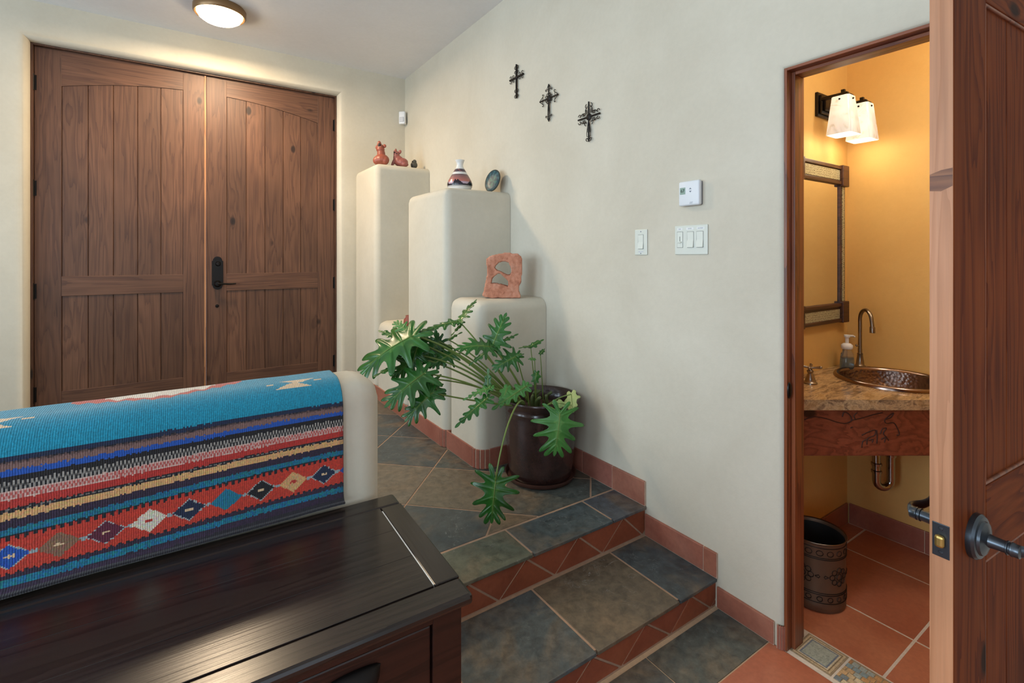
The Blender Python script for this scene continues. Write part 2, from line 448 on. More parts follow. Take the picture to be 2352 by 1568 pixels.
# left and rear walls of the hall with wide windows (behind the camera)
def win_wall(bm, axis, plane, th, a0, a1, wins, z0=-.1, z1=3.3):
    def bx(p, q, za, zb):
        if axis == 'x': box(bm, (plane, p, za), (plane+th, q, zb))
        else: box(bm, (p, plane, za), (q, plane+th, zb))
    c = a0
    for (w0, w1, wz0, wz1) in wins:
        bx(c, w0, z0, z1); bx(w0, w1, z0, wz0); bx(w0, w1, wz1, z1); c = w1
    bx(c, a1, z0, z1)
WL = [(-2.4, -.9, .7, 2.6), (.0, 1.35, .7, 2.7), (2.0, 3.7, .9, 2.7)]  # third opening is unseen, added to brighten the pedestals' left-facing sides
WR = [(-3.9, -2.5, .5, 2.6), (-2.1, -.6, .5, 2.6)]
bm = NB(); win_wall(bm, 'x', XL-.2, .2, YB-.2, YA, WL); struct('wall_left', bm, M['plaster'])
bm = NB(); win_wall(bm, 'y', YB-.2, .2, XL, 0, WR); struct('wall_rear', bm, M['plaster'])
n = 0
for ax, ws, pl in (('x', WL, XL-.1), ('y', WR, YB-.1)):
    for w0, w1, a, b in ws:
        n += 1; bm = NB(); f = .05; mid = (w0+w1)/2
        for p, q, za, zb in ((w0, w1, a, a+f), (w0, w1, b-f, b), (w0, w0+f, a, b), (w1-f, w1, a, b), (mid-f/2, mid+f/2, a, b)):
            if ax == 'x': box(bm, (pl-.03, p, za), (pl+.03, q, zb))
            else: box(bm, (p, pl-.03, za), (q, pl+.03, zb))
        struct('window_%d' % n, bm, M['jamb_v'])
# powder room shell
BX1, BY1, BY0, BZC = 1.12, 1.143, -.75, 2.55
bm = NB()
box(bm, (.12, BY1, -.1), (BX1+.1, BY1+.1, BZC+.1)); struct('wall_powder_left', bm, M['plaster_ochre'])
bm = NB(); box(bm, (BX1, BY0, -.1), (BX1+.1, BY1, BZC+.1)); struct('wall_powder_back', bm, M['plaster_ochre'])
bm = NB(); box(bm, (.12, BY0-.1, -.1), (BX1+.1, BY0, BZC+.1)); struct('wall_powder_right', bm, M['plaster_ochre'])
bm = NB(); box(bm, (.12, BY0, BZC), (BX1, BY1, BZC+.1)); struct('ceiling_powder', bm, M['plaster_white'])
bm = NB()
box(bm, (.12, JY1, -.1), (.126, BY1, BZC)); box(bm, (.12, BY0, -.1), (.126, JY0, BZC)); box(bm, (.12, JY0, JZ), (.126, JY1, BZC))
struct('wall_powder_front', bm, M['plaster_ochre'])
# ------------------------------------------------------------------ floors
SL = ['474f50', '4c5453', '525753', '635e53', '42494a', '5c564b', '4f5855', '535350']
def tile(bm, P, z, g, mi, c, th=.004):
    P = inset(P, g)
    if len(P) < 3: return
    k = P if len(P) else P
    A = [bm.verts.new((p[0], p[1], z)) for p in k]; B = [bm.verts.new((p[0], p[1], z-th)) for p in k]
    fs = [bm.faces.new(A)]
    for i in range(len(k)): fs.append(bm.faces.new([A[i], A[(i+1)%len(k)], B[(i+1)%len(k)], B[i]]))
    for f in fs: f.material_index = mi
    setcol(bm, fs, c)
def rect(x0, x1, y0, y1): return [(x0, y0), (x1, y0), (x1, y1), (x0, y1)]
def rc(): 
    k = random.uniform(.9, 1.08); return (k, k*random.uniform(.96, 1.03), k*random.uniform(.94, 1.03))
FM = [M['grout'], M['slate'], M['terra'], M['grout_w'], M['deco']]
# lower floor
bm = NB(); bm.loops.layers.float_color.new('Col')
box(bm, (XL, YB, -.1), (0, YA, -.003), 0)
p = .425; 
i = 0
y1 = .944
while y1 > YB:
    y0 = y1-p; x1 = -.0
    while x1 > XL:
        tile(bm, clip(rect(x1-p, x1, y0, y1), XL, 0, YB, 1), 0, .003, 2, rc()); x1 -= p
    y1 = y0
for (a, b), c in zip(((-.427, 0), (-.854, -.427), (-1.28, -.854)), ('565b56', '4a5355', '4f5955')):
    tile(bm, rect(a, b, .944, 1.145), 0, .003, 1, lin(c))
x1 = -1.28
while x1 > XL: tile(bm, clip(rect(x1-p, x1, .944, 1.5), XL, 0, 0, 3), 0, .003, 2, rc()); x1 -= p
struct('floor', bm, FM)
# powder-room floor and threshold
bm = NB(); bm.loops.layers.float_color.new('Col')
box(bm, (0, BY0, -.1), (BX1, BY1, -.0012), 3)
ys = [BY1, 1.06, .654, .248, -.158, -.564, -.75]
xs = [.158, .434, .857, BX1]
for a, b in zip(xs, xs[1:]):
    for c, d in zip(ys[1:], ys): tile(bm, rect(a, b, c, d), 0, .0045, 2, rc(), .002)
# decorative stone inset tiles across the threshold
def dt(x0, x1, y0, y1, z, c, gg=.0008): tile(bm, rect(x0, x1, y0, y1), z, gg, 4, lin(c), .006)
y = .884; T0, T1 = .018, .155
for k in range(3):
    ya, yb = y-.132, y
    dt(T0, T1, ya, yb, .0005, 'a08f74')
    if k % 2 == 0:
        for q, c in ((.006, 'c9b592'), (.012, '8f7a5c'), (.016, 'cbbfa2'), (.021, '77808a'), (.026, 'a9ae9e')):
            dt(T0+q, T1-q, ya+q, yb-q, .0005+q*.04, c)
    else:
        s = .0215; r = 0
        while r*s < T1-T0:
            cc = -s*(r % 2)*.5
            while cc < yb-ya:
                a0, a1 = max(yb-cc-s, ya), min(yb-cc, yb)
                if a1-a0 > .004:
                    dt(T0+r*s, min(T0+r*s+s, T1), a0, a1, .002, random.choice(['c9a77c', '8ea0a2', 'cbb590', 'a8b0a8', 'b98a60', 'd5c6a4', '7f8a8e', 'c79a6a']), .0016)
                cc += s
            r += 1
    y -= .138
while y > JY0: dt(T0, T1, max(y-.132, JY0), y, .0005, 'c4b08c'); y -= .138
struct('floor_powder', bm, FM)
# steps and landing
def riser(bm, y, z0, z1, tops, bots, x0, x1):
    """vertical face of triangular terracotta tiles set in grout"""
    box(bm, (x0, y+.003, z0-.05), (x1, y+.02, z1+.0), 3)
    pts = []
    for t_, b_ in zip(tops, bots): pts += [(t_, z1), (b_, z0)]
    tri = []
    seq = pts
    for a, b, c in zip(seq, seq[1:], seq[2:]): tri.append([a, b, c])
    # end pieces
    tri.insert(0, [(seq[0][0], seq[0][1]), (seq[0][0]-(bots[0]-tops[0]), z0), (bots[0], z0)])
    for P in tri:
        P = [q for q in clip(P, x0, x1, z0, z1)]
        P = inset(P, .0038)
        if len(P) < 3: continue
        A = [bm.verts.new((q[0], y, q[1])) for q in P]; B = [bm.verts.new((q[0], y+.004, q[1])) for q in P]
        fs = [bm.faces.new(A)] + [bm.faces.new([A[i], A[(i+1)%len(P)], B[(i+1)%len(P)], B[i]]) for i in range(len(P))]
        for f in fs: f.material_index = 1
        setcol(bm, fs, rc())
SX = -1.20
RM = [M['grout_g'], M['riser'], M['slate'], M['grout_g']]
def row(bm, y0, y1, z, joints, cols, mi=2):
    js = joints
    for (a, b), c in zip(zip(js, js[1:]), cols):
        P = inset(rect(a, b, y0, y1), .0038)
        A = NB()
        x0_, x1_ = P[0][0], P[2][0]; 
        xs_ = [q[0] for q in P]; ys_ = [q[1] for q in P]
        f0 = set(bm.faces)
        box(bm, (min(xs_), y0-.0, z-.014), (max(xs_), max(ys_), z), mi, .003, 2)
        fs = [f for f in bm.faces if f not in f0]
        for f in fs: f.material_index = mi
        setcol(bm, fs, lin(c)); A.free()
# step (mid tread)
bm = NB(); bm.loops.layers.float_color.new('Col')
box(bm, (SX, 1.162, -.05), (0, 1.53, MZ-.0016), 0)
riser(bm, 1.158, .004, MZ-.016, [-1.17, -.915, -.66, -.407, -.157, .10], [-1.043, -.788, -.532, -.279, -.036, .2], SX, 0)
row(bm, 1.150, 1.512, MZ, [SX, -1.066, -.648, -.232, 0], ['50585a', '50585a', '675c4c', '474f52'])
struct('floor_step', bm, RM)
# landing
bm = NB(); bm.loops.layers.float_color.new('Col')
box(bm, (SX, 1.520, 0), (0, YA, LZ-.0016), 0); box(bm, (XL, 1.74, 0), (SX, YA, LZ-.0016), 0)
box(bm, (DX0-.01, YA, 0), (DX1+.01, YA+.3, LZ-.004), 0)
riser(bm, 1.516, MZ+.004, LZ-.016, [-1.178, -.922, -.666, -.403, -.14, .12], [-1.05, -.791, -.529, -.270, -.02, .2], SX, 0)
row(bm, 1.506, 1.709, LZ, [SX, -1.067, -.640, -.213, 0], ['555a52', '5c6153', '4d5759', '50555a'])
# diagonal slate
ang = math.radians(-43.2); ux, uy = math.cos(ang), math.sin(ang); vx, vy = -uy, ux
o = (-.595, 2.389)   # on an A line
# B lines (perpendicular) pass (-.69,2.364)
pb = (-.69-o[0])*ux + (2.364-o[1])*uy
for i in range(-9, 9):
    for j in range(-8, 10):
        a0, a1 = pb+i*.418, pb+(i+1)*.418; b0, b1 = j*.400, (j+1)*.400
        P = [(o[0]+a*ux+b*vx, o[1]+a*uy+b*vy) for a, b in ((a0,b0),(a1,b0),(a1,b1),(a0,b1))]
        cx = sum(q[0] for q in P)/4; cy = sum(q[1] for q in P)/4
        P = clip(P, XL, 0, 1.712, YA)
        col = random.choice(SL)
        if i == 0 and j == -1: col = '6e6656'
        if i == -1 and j == -1: col = '70685a'
        if i == 0 and j == -2: col = '454d4e'
        if i == 1 and j == -2: col = '7a6956'
        if P: tile(bm, P, LZ, .0042, 2, lin(col), .002)
struct('floor_landing', bm, RM)
# ------------------------------------------------------------------ base tiles along the right wall
def basetile(bm, axis, plane, out, segs, z0, z1, th=.010):
    """row of base tiles; out = sign of the side that faces the room"""
    for a, b in segs:
        a_, b_ = min(a, b)+.0012, max(a, b)-.0012
        f0 = set(bm.faces)
        if axis == 'x': box(bm, (plane, a_, z0+.002), (plane+out*th, b_, z1), 1, .003, 2)
        else: box(bm, (a_, plane, z0+.002), (b_, plane+out*th, z1), 1, .003, 2)
        fs = [f for f in bm.faces if f not in f0]
        for f in fs: f.material_index = 1
        setcol(bm, fs, rc())
    lo, hi = min(min(s) for s in segs), max(max(s) for s in segs)
    if axis == 'x': box(bm, (plane, lo, z0), (plane+out*th*.75, hi, z1-.001), 0)
    else: box(bm, (lo, plane, z0), (hi, plane+out*th*.75, z1-.001), 0)
BM = [M['grout_pale'], M['tbase']]
bm = NB(); bm.loops.layers.float_color.new('Col')
basetile(bm, 'x', 0, -1, [(2.252, 1.93), (1.93, 1.716), (1.716, 1.512)], LZ, .357, .011)
basetile(bm, 'x', 0, -1, [(1.512, 1.21), (1.21, 1.150)], MZ, .212, .011)
basetile(bm, 'x', 0, -1, [(1.150, .925)], 0, .083, .011)
# small bullnose strips round the opening's corner
for k in range(5):
    a = (k+.5)/5*PI/2; c = V((.012, .912, 0)); r_ = .023
    d = V((-math.cos(a), -math.sin(a), 0)); f0 = set(bm.faces)
    Mx = Matrix.Translation(c + d*r_ + V((0, 0, .0415))) @ Matrix.Rotation(a, 4, 'Z')
    obox(bm, Mx, .006, .0062, .083, 1, .001, 1)
    setcol(bm, [f for f in bm.faces if f not in f0], (.95, .9, .88))
    obox(bm, Matrix.Translation(c + d*(r_-.003) + V((0, 0, .041))) @ Matrix.Rotation(a, 4, 'Z'), .006, .011, .082, 0)
struct('baseboard_right', bm, BM)
bm = NB(); bm.loops.layers.float_color.new('Col')
basetile(bm, 'x', BX1, -1, [(BY1-.011, .82), (.82, .40), (.40, -.02), (-.02, -.44), (-.44, -.75)], 0, .105)
basetile(bm, 'y', BY1, -1, [(.13, .45), (.45, .86), (.86, BX1-.011)], 0, .105)
struct('baseboard_powder', bm, BM)
bm = NB(); bm.loops.layers.float_color.new('Col')
basetile(bm, 'y', YA, -1, [(-.56, -.49)], LZ, .355)
struct('baseboard_front', bm, BM)
# ------------------------------------------------------------------ powder-room door frame
bm = NB()
box(bm, (0, JY1-.010, 0), (.12, JY1, JZ), 0, .0012); box(bm, (.031, JY1-.022, 0), (.089, JY1-.010, JZ-.01), 0, .002)
box(bm, (0, JY0, 0), (.12, JY0+.010, JZ), 0, .0012); box(bm, (.040, JY0+.010, 0), (.089, JY0+.022, JZ-.01), 0, .002)
struct('trim_1', bm, M['jamb_v'])
bm = NB()
box(bm, (0, JY0+.01, JZ-.010), (.12, JY1-.01, JZ), 0, .0012); box(bm, (.031, JY0+.022, JZ-.022), (.089, JY1-.022, JZ-.010), 0, .002)
struct('trim_2', bm, M['jamb_h'])
bm = NB()
lathe(bm, [(0, .006), (.012, .006), (.0165, .003), (.017, 0)], n=24, M=Matrix.Rotation(PI/2, 3, 'X') @ Matrix.Diagonal((.8, 1.0, 1)).to_3x3() if False else Matrix.Rotation(PI/2, 3, 'X'))
for v in bm.verts: v.co = V((v.co.x*.75, v.co.y, v.co.z*1.7)) + V((.014, JY1-.0102, .913))
o = link('strike_plate', bm, M['bronze'], smooth=True, origin=(.014, JY1-.0102, .913)); tag(o, 'small dark oval strike plate set in the wooden jamb of the powder room doorway', 'strike plate')
# frame round the double doors
bm = NB()
box(bm, (DX0-.012, DY-.03, LZ), (DX0, DY+.08, DZT+.012)); box(bm, (DX1, DY-.03, LZ), (DX1+.012, DY+.08, DZT+.012)); box(bm, (DX0, DY-.03, DZT), (DX1, DY+.08, DZT+.012))
f0 = list(bm.faces); setcol(bm, f0, (.8, .8, .8))
struct('trim_3', bm, M['door_v'])
# ================================================================== DOUBLE ENTRY DOORS
XM = (DX0+DX1)/2
def arc(x): return 2.676 - .154*(x-XM)**2
def panel_mesh(bm, x0, x1, z0, z1f, y, npl=5):
    w = (x1-x0)/npl; g = .003
    for i in range(npl):
        a, b = x0+i*w, x0+(i+1)*w; f0 = set(bm.faces)
        pts = [(a, z0), (b, z0)] + [(b-(b-a)*k/4, z1f(b-(b-a)*k/4)) for k in range(5)]
        aa, bb = a+g, b-g
        front = [(min(max(px, aa), bb), pz) for px, pz in pts]
        A = [bm.verts.new((p_[0], y, p_[1])) for p_ in front]; B = [bm.verts.new((p_[0], y+.006, p_[1])) for p_ in pts]
        bm.faces.new(A)
        for k in range(len(A)): bm.faces.new([A[k], A[(k+1)%len(A)], B[(k+1)%len(A)], B[k]])
        k = random.uniform(.82, 1.15); setcol(bm, [f for f in bm.faces if f not in f0], (k, k*.99, k*.97))
def door_leaf(n, x0, x1, hinge_left):
    bm = NB(); box(bm, (x0, DY+.012, LZ+.005), (x1, DY+.05, DZT), 0); setcol(bm, bm.faces, (.8, .8, .8))
    D = struct('door_%d' % n, bm, M['door_v'])
    il, ir = (x0+.138, x1-.143) if hinge_left else (x0+.139, x1-.142)
    def part(name, a, b, m, k=1.0, bev=.002):
        bm = NB(); box(bm, a, b, 0, bev); setcol(bm, bm.faces, (k, k*.98, k*.96)); return link(name, bm, m, D)
    part('stile', (x0, DY, LZ+.005), (il, DY+.0125, DZT), M['door_v'], .92); part('stile', (ir, DY, LZ+.005), (x1, DY+.0125, DZT), M['door_v'], 1.08)
    part('rail', (il, DY, 1.107), (ir, DY+.0125, 1.245), M['door_h'], 1.05); part('rail', (il, DY, LZ+.005), (ir, DY+.0125, .447), M['door_h'], .92)
    bm = NB(); n_ = 20
    pts = [(il, DZT)] + [(il+(ir-il)*k/n_, arc(il+(ir-il)*k/n_)) for k in range(n_+1)] + [(ir, DZT)]
    prism(bm, pts, 'y', DY, DY+.0125); setcol(bm, bm.faces, (1, .98, .96)); link('arched_rail', bm, M['door_h'], D)
    bm = NB(); panel_mesh(bm, il, ir, 1.245, arc, DY+.0065); link('upper_panel', bm, M['door_v'], D)
    bm = NB(); panel_mesh(bm, il, ir, .447, lambda x: 1.107, DY+.0065); link('lower_panel', bm, M['door_v'], D)
    hx = x0 if hinge_left else x1
    for z in (2.565, 1.848, 1.147, .444):
        bm = NB(); s = -1 if hinge_left else 1
        tube(bm, [(hx+s*.006, DY-.012, z-.055), (hx+s*.006, DY-.012, z+.055)], .0085, 10)
        box(bm, (hx-.002 if hinge_left else hx-.012, DY-.004, z-.05), (hx+.012 if hinge_left else hx+.002, DY+.001, z+.05))
        link('hinge', bm, M['iron'], D, smooth=False)
    return D
D1 = door_leaf(1, DX0+.002, XM-.004, True)
D2 = door_leaf(2, XM+.006, DX1-.002, False)
bm = NB(); box(bm, (XM-.009, DY-.010, LZ+.01), (XM+.004, DY+.0, DZT-.003), 0, .002); link('astragal', bm, M['strip'], D1)
# lock set on right leaf
hx = -1.531
bm = NB(); pts = []
def platepts(w, h0, h1):
    p_ = []
    for k in range(13):
        a = PI*k/12; p_.append((hx+math.cos(a)*w*.84, h1-.035+math.sin(a)*.035))
    p_.append((hx-w, h1-.036)); p_.append((hx-w, h0+.036))
    for k in range(13):
        a = PI+PI*k/12; p_.append((hx+math.cos(a)*w*.84, h0+.035+math.sin(a)*.035))
    p_.append((hx+w, h0+.036)); p_.append((hx+w, h1-.036)); return p_
prism(bm, platepts(.039, 1.118, 1.383), 'y', DY-.004, DY); prism(bm, platepts(.033, 1.124, 1.377), 'y', DY-.008, DY-.004)
hp = link('handle_plate', bm, M['bronze'], D2)
RX = Matrix.Rotation(PI/2, 3, 'X')
bm = NB(); lathe(bm, [(0, .03), (.014, .028), (.018, .012), (.02, 0)], (hx+.003, DY-.008, 1.325), 20, RX); box(bm, (hx-.001, DY-.044, 1.312), (hx+.007, DY-.036, 1.338)); link('thumb_turn', bm, M['bronze'], hp, smooth=True, angle=40)
bm = NB(); lathe(bm, [(0, .035), (.016, .034), (.02, .02), (.026, .008), (.027, 0)], (hx, DY-.008, 1.165), 20, RX)
tube(bm, bez((hx, DY-.05, 1.165), (hx+.04, DY-.055, 1.17), (hx+.07, DY-.05, 1.158), (hx+.125, DY-.05, 1.165)), [.010, .009, .008, .008, .007, .007, .007, .0065, .0065, .0065, .006, .006, .006], 8)
tube(bm, [(hx, DY-.04, 1.165), (hx, DY-.055, 1.165)], .011, 10)
link('lever', bm, M['bronze'], hp, smooth=True, angle=40)
bm = NB(); lathe(bm, [(0, .006), (.01, .005), (.013, 0)], (-1.534, DY, .987), 16, RX); link('viewer_button', bm, M['bronze'], D2)
# ================================================================== PARTITION WALL, PEDESTALS
WX = -1.225; WY0, WY1, WZ = 1.512, 1.735, 1.0
bm = NB(); box(bm, (XL, WY0, -.05), (WX, WY1, WZ))
es = [e for e in bm.edges if (all(v.co.z > .9 for v in e.verts) and (abs(e.verts[0].co.y-e.verts[1].co.y) < 1e-6 or all(v.co.x > WX-.01 for v in e.verts))) or (all(v.co.x > WX-.01 for v in e.verts) and abs(e.verts[0].co.y-e.verts[1].co.y) < 1e-6)]
bmesh.ops.bevel(bm, geom=es, offset=.073, segments=8, profile=.5, affect='EDGES')
bmesh.ops.bevel(bm, geom=[], offset=.01, affect='EDGES')
struct('wall_partition', bm, M['plaster'], smooth=True, angle=60)
def pedestal(x0, y0, y1, z1, label, r=.05):
    bm = NB(); box(bm, (x0, y0, LZ), (-.002, y1, z1))
    e_ = []
    for e in bm.edges:
        a, b = e.verts[0].co, e.verts[1].co
        top = a.z > z1-.01 and b.z > z1-.01; vert = abs(a.z-b.z) > .05
        if top and not (a.x > -.01 and b.x > -.01): e_.append(e)
        if vert and a.x < x0+.01: e_.append(e)
    bmesh.ops.bevel(bm, geom=e_, offset=r, segments=8, profile=.5, affect='EDGES')
    root = empty('plaster_pedestal', ((x0)/2, (y0+y1)/2, LZ), label, 'pedestal', 'stepped plaster pedestals in the corner')
    link('column', bm, M['plaster'], root, smooth=True, angle=60)
    return root
def skirting(root, x0, y0, y1, front=True, r=.05, side=True, corner=True):
    """terracotta base tiles round the free corner of a pedestal"""
    bm = NB(); bm.loops.layers.float_color.new('Col'); h0, h1 = LZ, LZ+.105
    if side: basetile(bm, 'x', x0, -1, [(y1, y0+r)], h0, h1)
    if front:
        basetile(bm, 'y', y0, -1, [(x0+r, -.013)], h0, h1)
    for k in range(4 if corner else 0):
        a = (k+.5)/4*PI/2; c = V((x0+r, y0+r, 0)); d = V((-math.cos(a), -math.sin(a), 0)); f0 = set(bm.faces)
        obox(bm, Matrix.Translation(c+d*(r+.005)+V((0, 0, (h0+h1)/2))) @ Matrix.Rotation(a, 4, 'Z'), .010, .019, h1-h0-.004, 1, .001, 1)
        setcol(bm, [f for f in bm.faces if f not in f0], (1, .93, .9))
        obox(bm, Matrix.Translation(c+d*(r+.001)+V((0, 0, (h0+h1)/2))) @ Matrix.Rotation(a, 4, 'Z'), .010, .026, h1-h0-.006, 0)
    link('base_tile', bm, BM, root)
P1 = pedestal(-.475, 3.88, 4.448, 2.14, 'tallest cream plaster pedestal, in the corner beside the entry doors')
P2 = pedestal(-.466, 2.628, 3.235, 1.80, 'middle-height cream plaster pedestal with a painted vase on top')
P3 = pedestal(-.45, 2.252, 2.624, 1.142, 'lowest cream plaster pedestal, behind the potted plant', r=.06)
P4 = pedestal(-.47, 3.24, 3.876, .87, 'low rounded plaster ledge between the two tall pedestals', r=.07)
skirting(P1, -.475, 3.88, 4.44, front=False, r=.0, corner=False); skirting(P2, -.466, 2.628, 3.235, front=False); skirting(P3, -.45, 2.252, 2.624, r=.06)
skirting(P4, -.47, 3.24, 3.876, front=False, r=.0, corner=False)
# ================================================================== RUG over the partition wall
def rug():
    bm = NB(); lay = bm.loops.layers.float_color.new('Col')
    th = .012; r = .075+th
    prof = []   # (y, z, s)
    zb = .652; yF = WY0-.001; s = 0; ds = .0032
    # path: bottom flare -> front -> round -> top -> round -> back
    path = [V((0, yF-.03, zb-.006)), V((0, yF-.018, zb-.004)), V((0, yF-.008, zb+.006)), V((0, yF-.004, zb+.03))]
    path.append(V((0, yF-.001, WZ-.075)))
    for k in range(1, 13):
        a = PI/2*k/12; path.append(V((0, WY0+.075-math.cos(a)*(.075+.002), WZ-.075+math.sin(a)*(.075+.002))))
    path.append(V((0, WY1-.075, WZ+.002)))
    for k in range(1, 13):
        a = PI/2*k/12; path.append(V((0, WY1-.075+math.sin(a)*.077, WZ-.075+math.cos(a)*.077)))
    path.append(V((0, WY1+.004, .45)))
    # resample
    L = [0]
    for a, b in zip(path, path[1:]): L.append(L[-1]+(b-a).length)
    N = int(L[-1]/ds); smp = []
    j = 0
    for i in range(N+1):
        t = L[-1]*i/N
        while j < len(L)-2 and L[j+1] < t: j += 1
        f = (t-L[j])/max(L[j+1]-L[j], 1e-9); smp.append((path[j].lerp(path[j+1], f), t))
    s_ref = None
    x0, x1 = -3.0, -1.352; dx = .0037; nx = int((x1-x0)/dx)
    # arc position of a height on the front face
    def S(z): return L[3] + (z-(zb+.03))
    stripes = []   # (z_top ... ) measured down the right-hand edge
    C = {k: lin(v) for k, v in dict(turq='0a82a0', navy='15233f', dk='1a1820', brn='7a5d58', blue='1a4fa8', blk='171419', gry='9a958e', pnk='c69a92', red='b02f28', red2='c23a25', tan='d0a06a', pur='33203c', teal='12708c', crm='d9b890', org='b8492c', wht='d8ccba').items()}
    def mixc(a, b, t): return tuple(p*(1-t)+q*t for p, q in zip(a, b))
    bands = [(.943, .9345, 'navy'), (.9345, .924, 'mixbrn'), (.924, .9075, 'blue'), (.9075, .8965, 'blk'), (.8965, .879, 'gchk'), (.879, .862, 'rchk'), (.862, .847, 'red'), (.847, .8395, 'dash'), (.8395, .825, 'tan'), (.825, .809, 'pur'), (.809, .796, 'teal'), (.796, .790, 'zig'), (.790, .7127, 'RED'), (.7127, .702, 'pur2'), (.702, .686, 'teal2'), (.686, .667, 'pur2'), (.667, .60, 'end')]
    dcol = ['navy', 'tan', 'blk', 'teal', 'navy', 'wht', 'pmr', 'brn2', 'blue']
    C['pmr'] = lin('5c1c34'); C['brn2'] = lin('84604a')
    def color(x, t, i, ii):
        z = zb+.03 + (t-L[3]); rn = random.random(); z += random.uniform(-.0011, .0011)
        z += (.010+max(0, -1.41-x)*.026)*min(1, max(0, (.950-z)/.19))
        if z > .943:      # turquoise field with motifs
            sT = t - S(.943)      # 0 at the lower edge, up over the top
            c = C['turq']; k = random.uniform(.85, 1.15); c = tuple(q*k for q in c)
            # cream bow-tie motifs
            for mx in (-1.478, -2.118, -2.76):
                for my, hh in ((.083, .019),):
                    ddx, ddy = x-mx, sT-my
                    if abs(ddy) < .022:
                        w = .010+.040*abs(ddy)/.022
                        off = .010 if ddy > 0 else -.004
                        if abs(ddx-off) < w: return mixc(C['crm'], C['wht'], rn*.3)
                    if abs(ddy-.004) < .003 and .055 < abs(ddx) < .075: return C['crm']
            # red and white serrated motif on the crest
            cx = -1.80
            for cx in (-1.80, -2.72):
                ddx = abs(x-cx); e0 = .090 + .36*ddx + .030*abs((ddx*26) % 1-.5)
                if ddx < .19 and sT > e0:
                    if sT > e0+.022+.008*math.sin(ddx*110+1) and ddx < .125: return C['wht']
                    return C['org']
            return c
        for z1, z0, kd in bands:
            if z <= z1 and z > z0:
                f = (z1-z)/(z1-z0)
                if kd == 'mixbrn': return mixc(C['dk'], C['brn'], min(1, max(0, f*1.6-.4+rn*.7)))
                if kd == 'blue': return C['blue'] if f > .2+.25*random.random() else C['brn']
                if kd == 'gchk': 
                    if .42 < f < .58: return mixc(C['blk'], C['gry'], .3)
                    return C['gry'] if (ii+(0 if f < .5 else 1)) % 2 else C['blk']
                if kd == 'rchk':
                    if f < .15 or f > .88: return mixc(C['pnk'], C['wht'], rn*.4)
                    return C['pnk'] if (ii+(0 if f < .5 else 1)) % 2 else mixc(C['red'], C['pnk'], .2)
                if kd == 'dash': return mixc(C['blk'], C['gry'], .55) if (.35 < f < .65 and ii % 3) else C['dk']
                if kd in ('teal', 'teal2'): return tuple(q*random.uniform(.6, 1.2) for q in C['teal'])
                if kd in ('pur', 'pur2'): return mixc(C['pur'], C['dk'], rn*.7)
                if kd == 'zig': return C['dk'] if (ii//2) % 2 or f < .4 else C['red']
                if kd == 'end': return C['tan'] if (x > -1.43 and f > .45) else C['dk']
                if kd == 'RED':
                    zc = .751; n_ = round((-1.41-x)/.0825); cx = -1.41-n_*.0825
                    ddx, ddz = abs(x-cx), abs(z-zc)
                    d_ = ddx/.0375 + ddz/.0285
                    if d_ < 1:
                        if ddx < .008 and ddz < .003 and n_ % 9 != 3: return C['crm'] if dcol[n_ % 9] not in ('tan', 'wht') else C['red']
                        if d_ > .9: return mixc(C['teal'], C['wht'], .5) if n_ % 2 == 0 else C[dcol[n_ % 9]]
                        return tuple(q*random.uniform(.8, 1.15) for q in C[dcol[n_ % 9]])
                    if ddx > .036 and ddz < .0035: return mixc(C['teal'], C['wht'], .4)
                    if f < .05 and (ii//2) % 2: return C['dk']
                    if f > .95 and (ii//2) % 2: return C['dk']
                    return tuple(q*random.uniform(.85, 1.15) for q in mixc(C['red2'], C['red'], rn*.6))
                return tuple(q*random.uniform(.85, 1.15) for q in C[kd])
        return C['dk']
    rows = []
    for i, (p_, t) in enumerate(smp):
        rw = []
        for k in range(nx+1):
            x = x0+dx*k
            w = mn.noise(V((x*6, t*6, 0)))*.0025
            q = p_.copy(); q.x = x
            # normal offset
            a = smp[max(i-1, 0)][0]; b = smp[min(i+1, len(smp)-1)][0]; d = (b-a).normalized(); nrm = V((0, -d.z, d.y))
            q += nrm*(.007+w) ; rw.append(bm.verts.new(q))
        rows.append(rw)
    for i in range(len(rows)-1):
        t = smp[i][1]
        for k in range(nx):
            f = bm.faces.new([rows[i][k], rows[i][k+1], rows[i+1][k+1], rows[i+1][k]])
            x = x0+dx*(k+.5)
            wob = .0015*math.sin(x*9)
            c = color(x, t+wob, i, k)
            if nx-k < 4: c = C['turq'] if t > S(.943) else tuple(q*.8 for q in c)
            for l in f.loops: l[lay] = (*c, 1)
    o = link('rug', bm, M['weave'], smooth=True, origin=(-2.0, 1.6, WZ))
    md = o.modifiers.new('thick', 'SOLIDIFY'); md.thickness = .0055; md.offset = -1
    tag(o, 'striped woven wool rug in turquoise and red draped over the low plaster wall', 'rug')
rug()
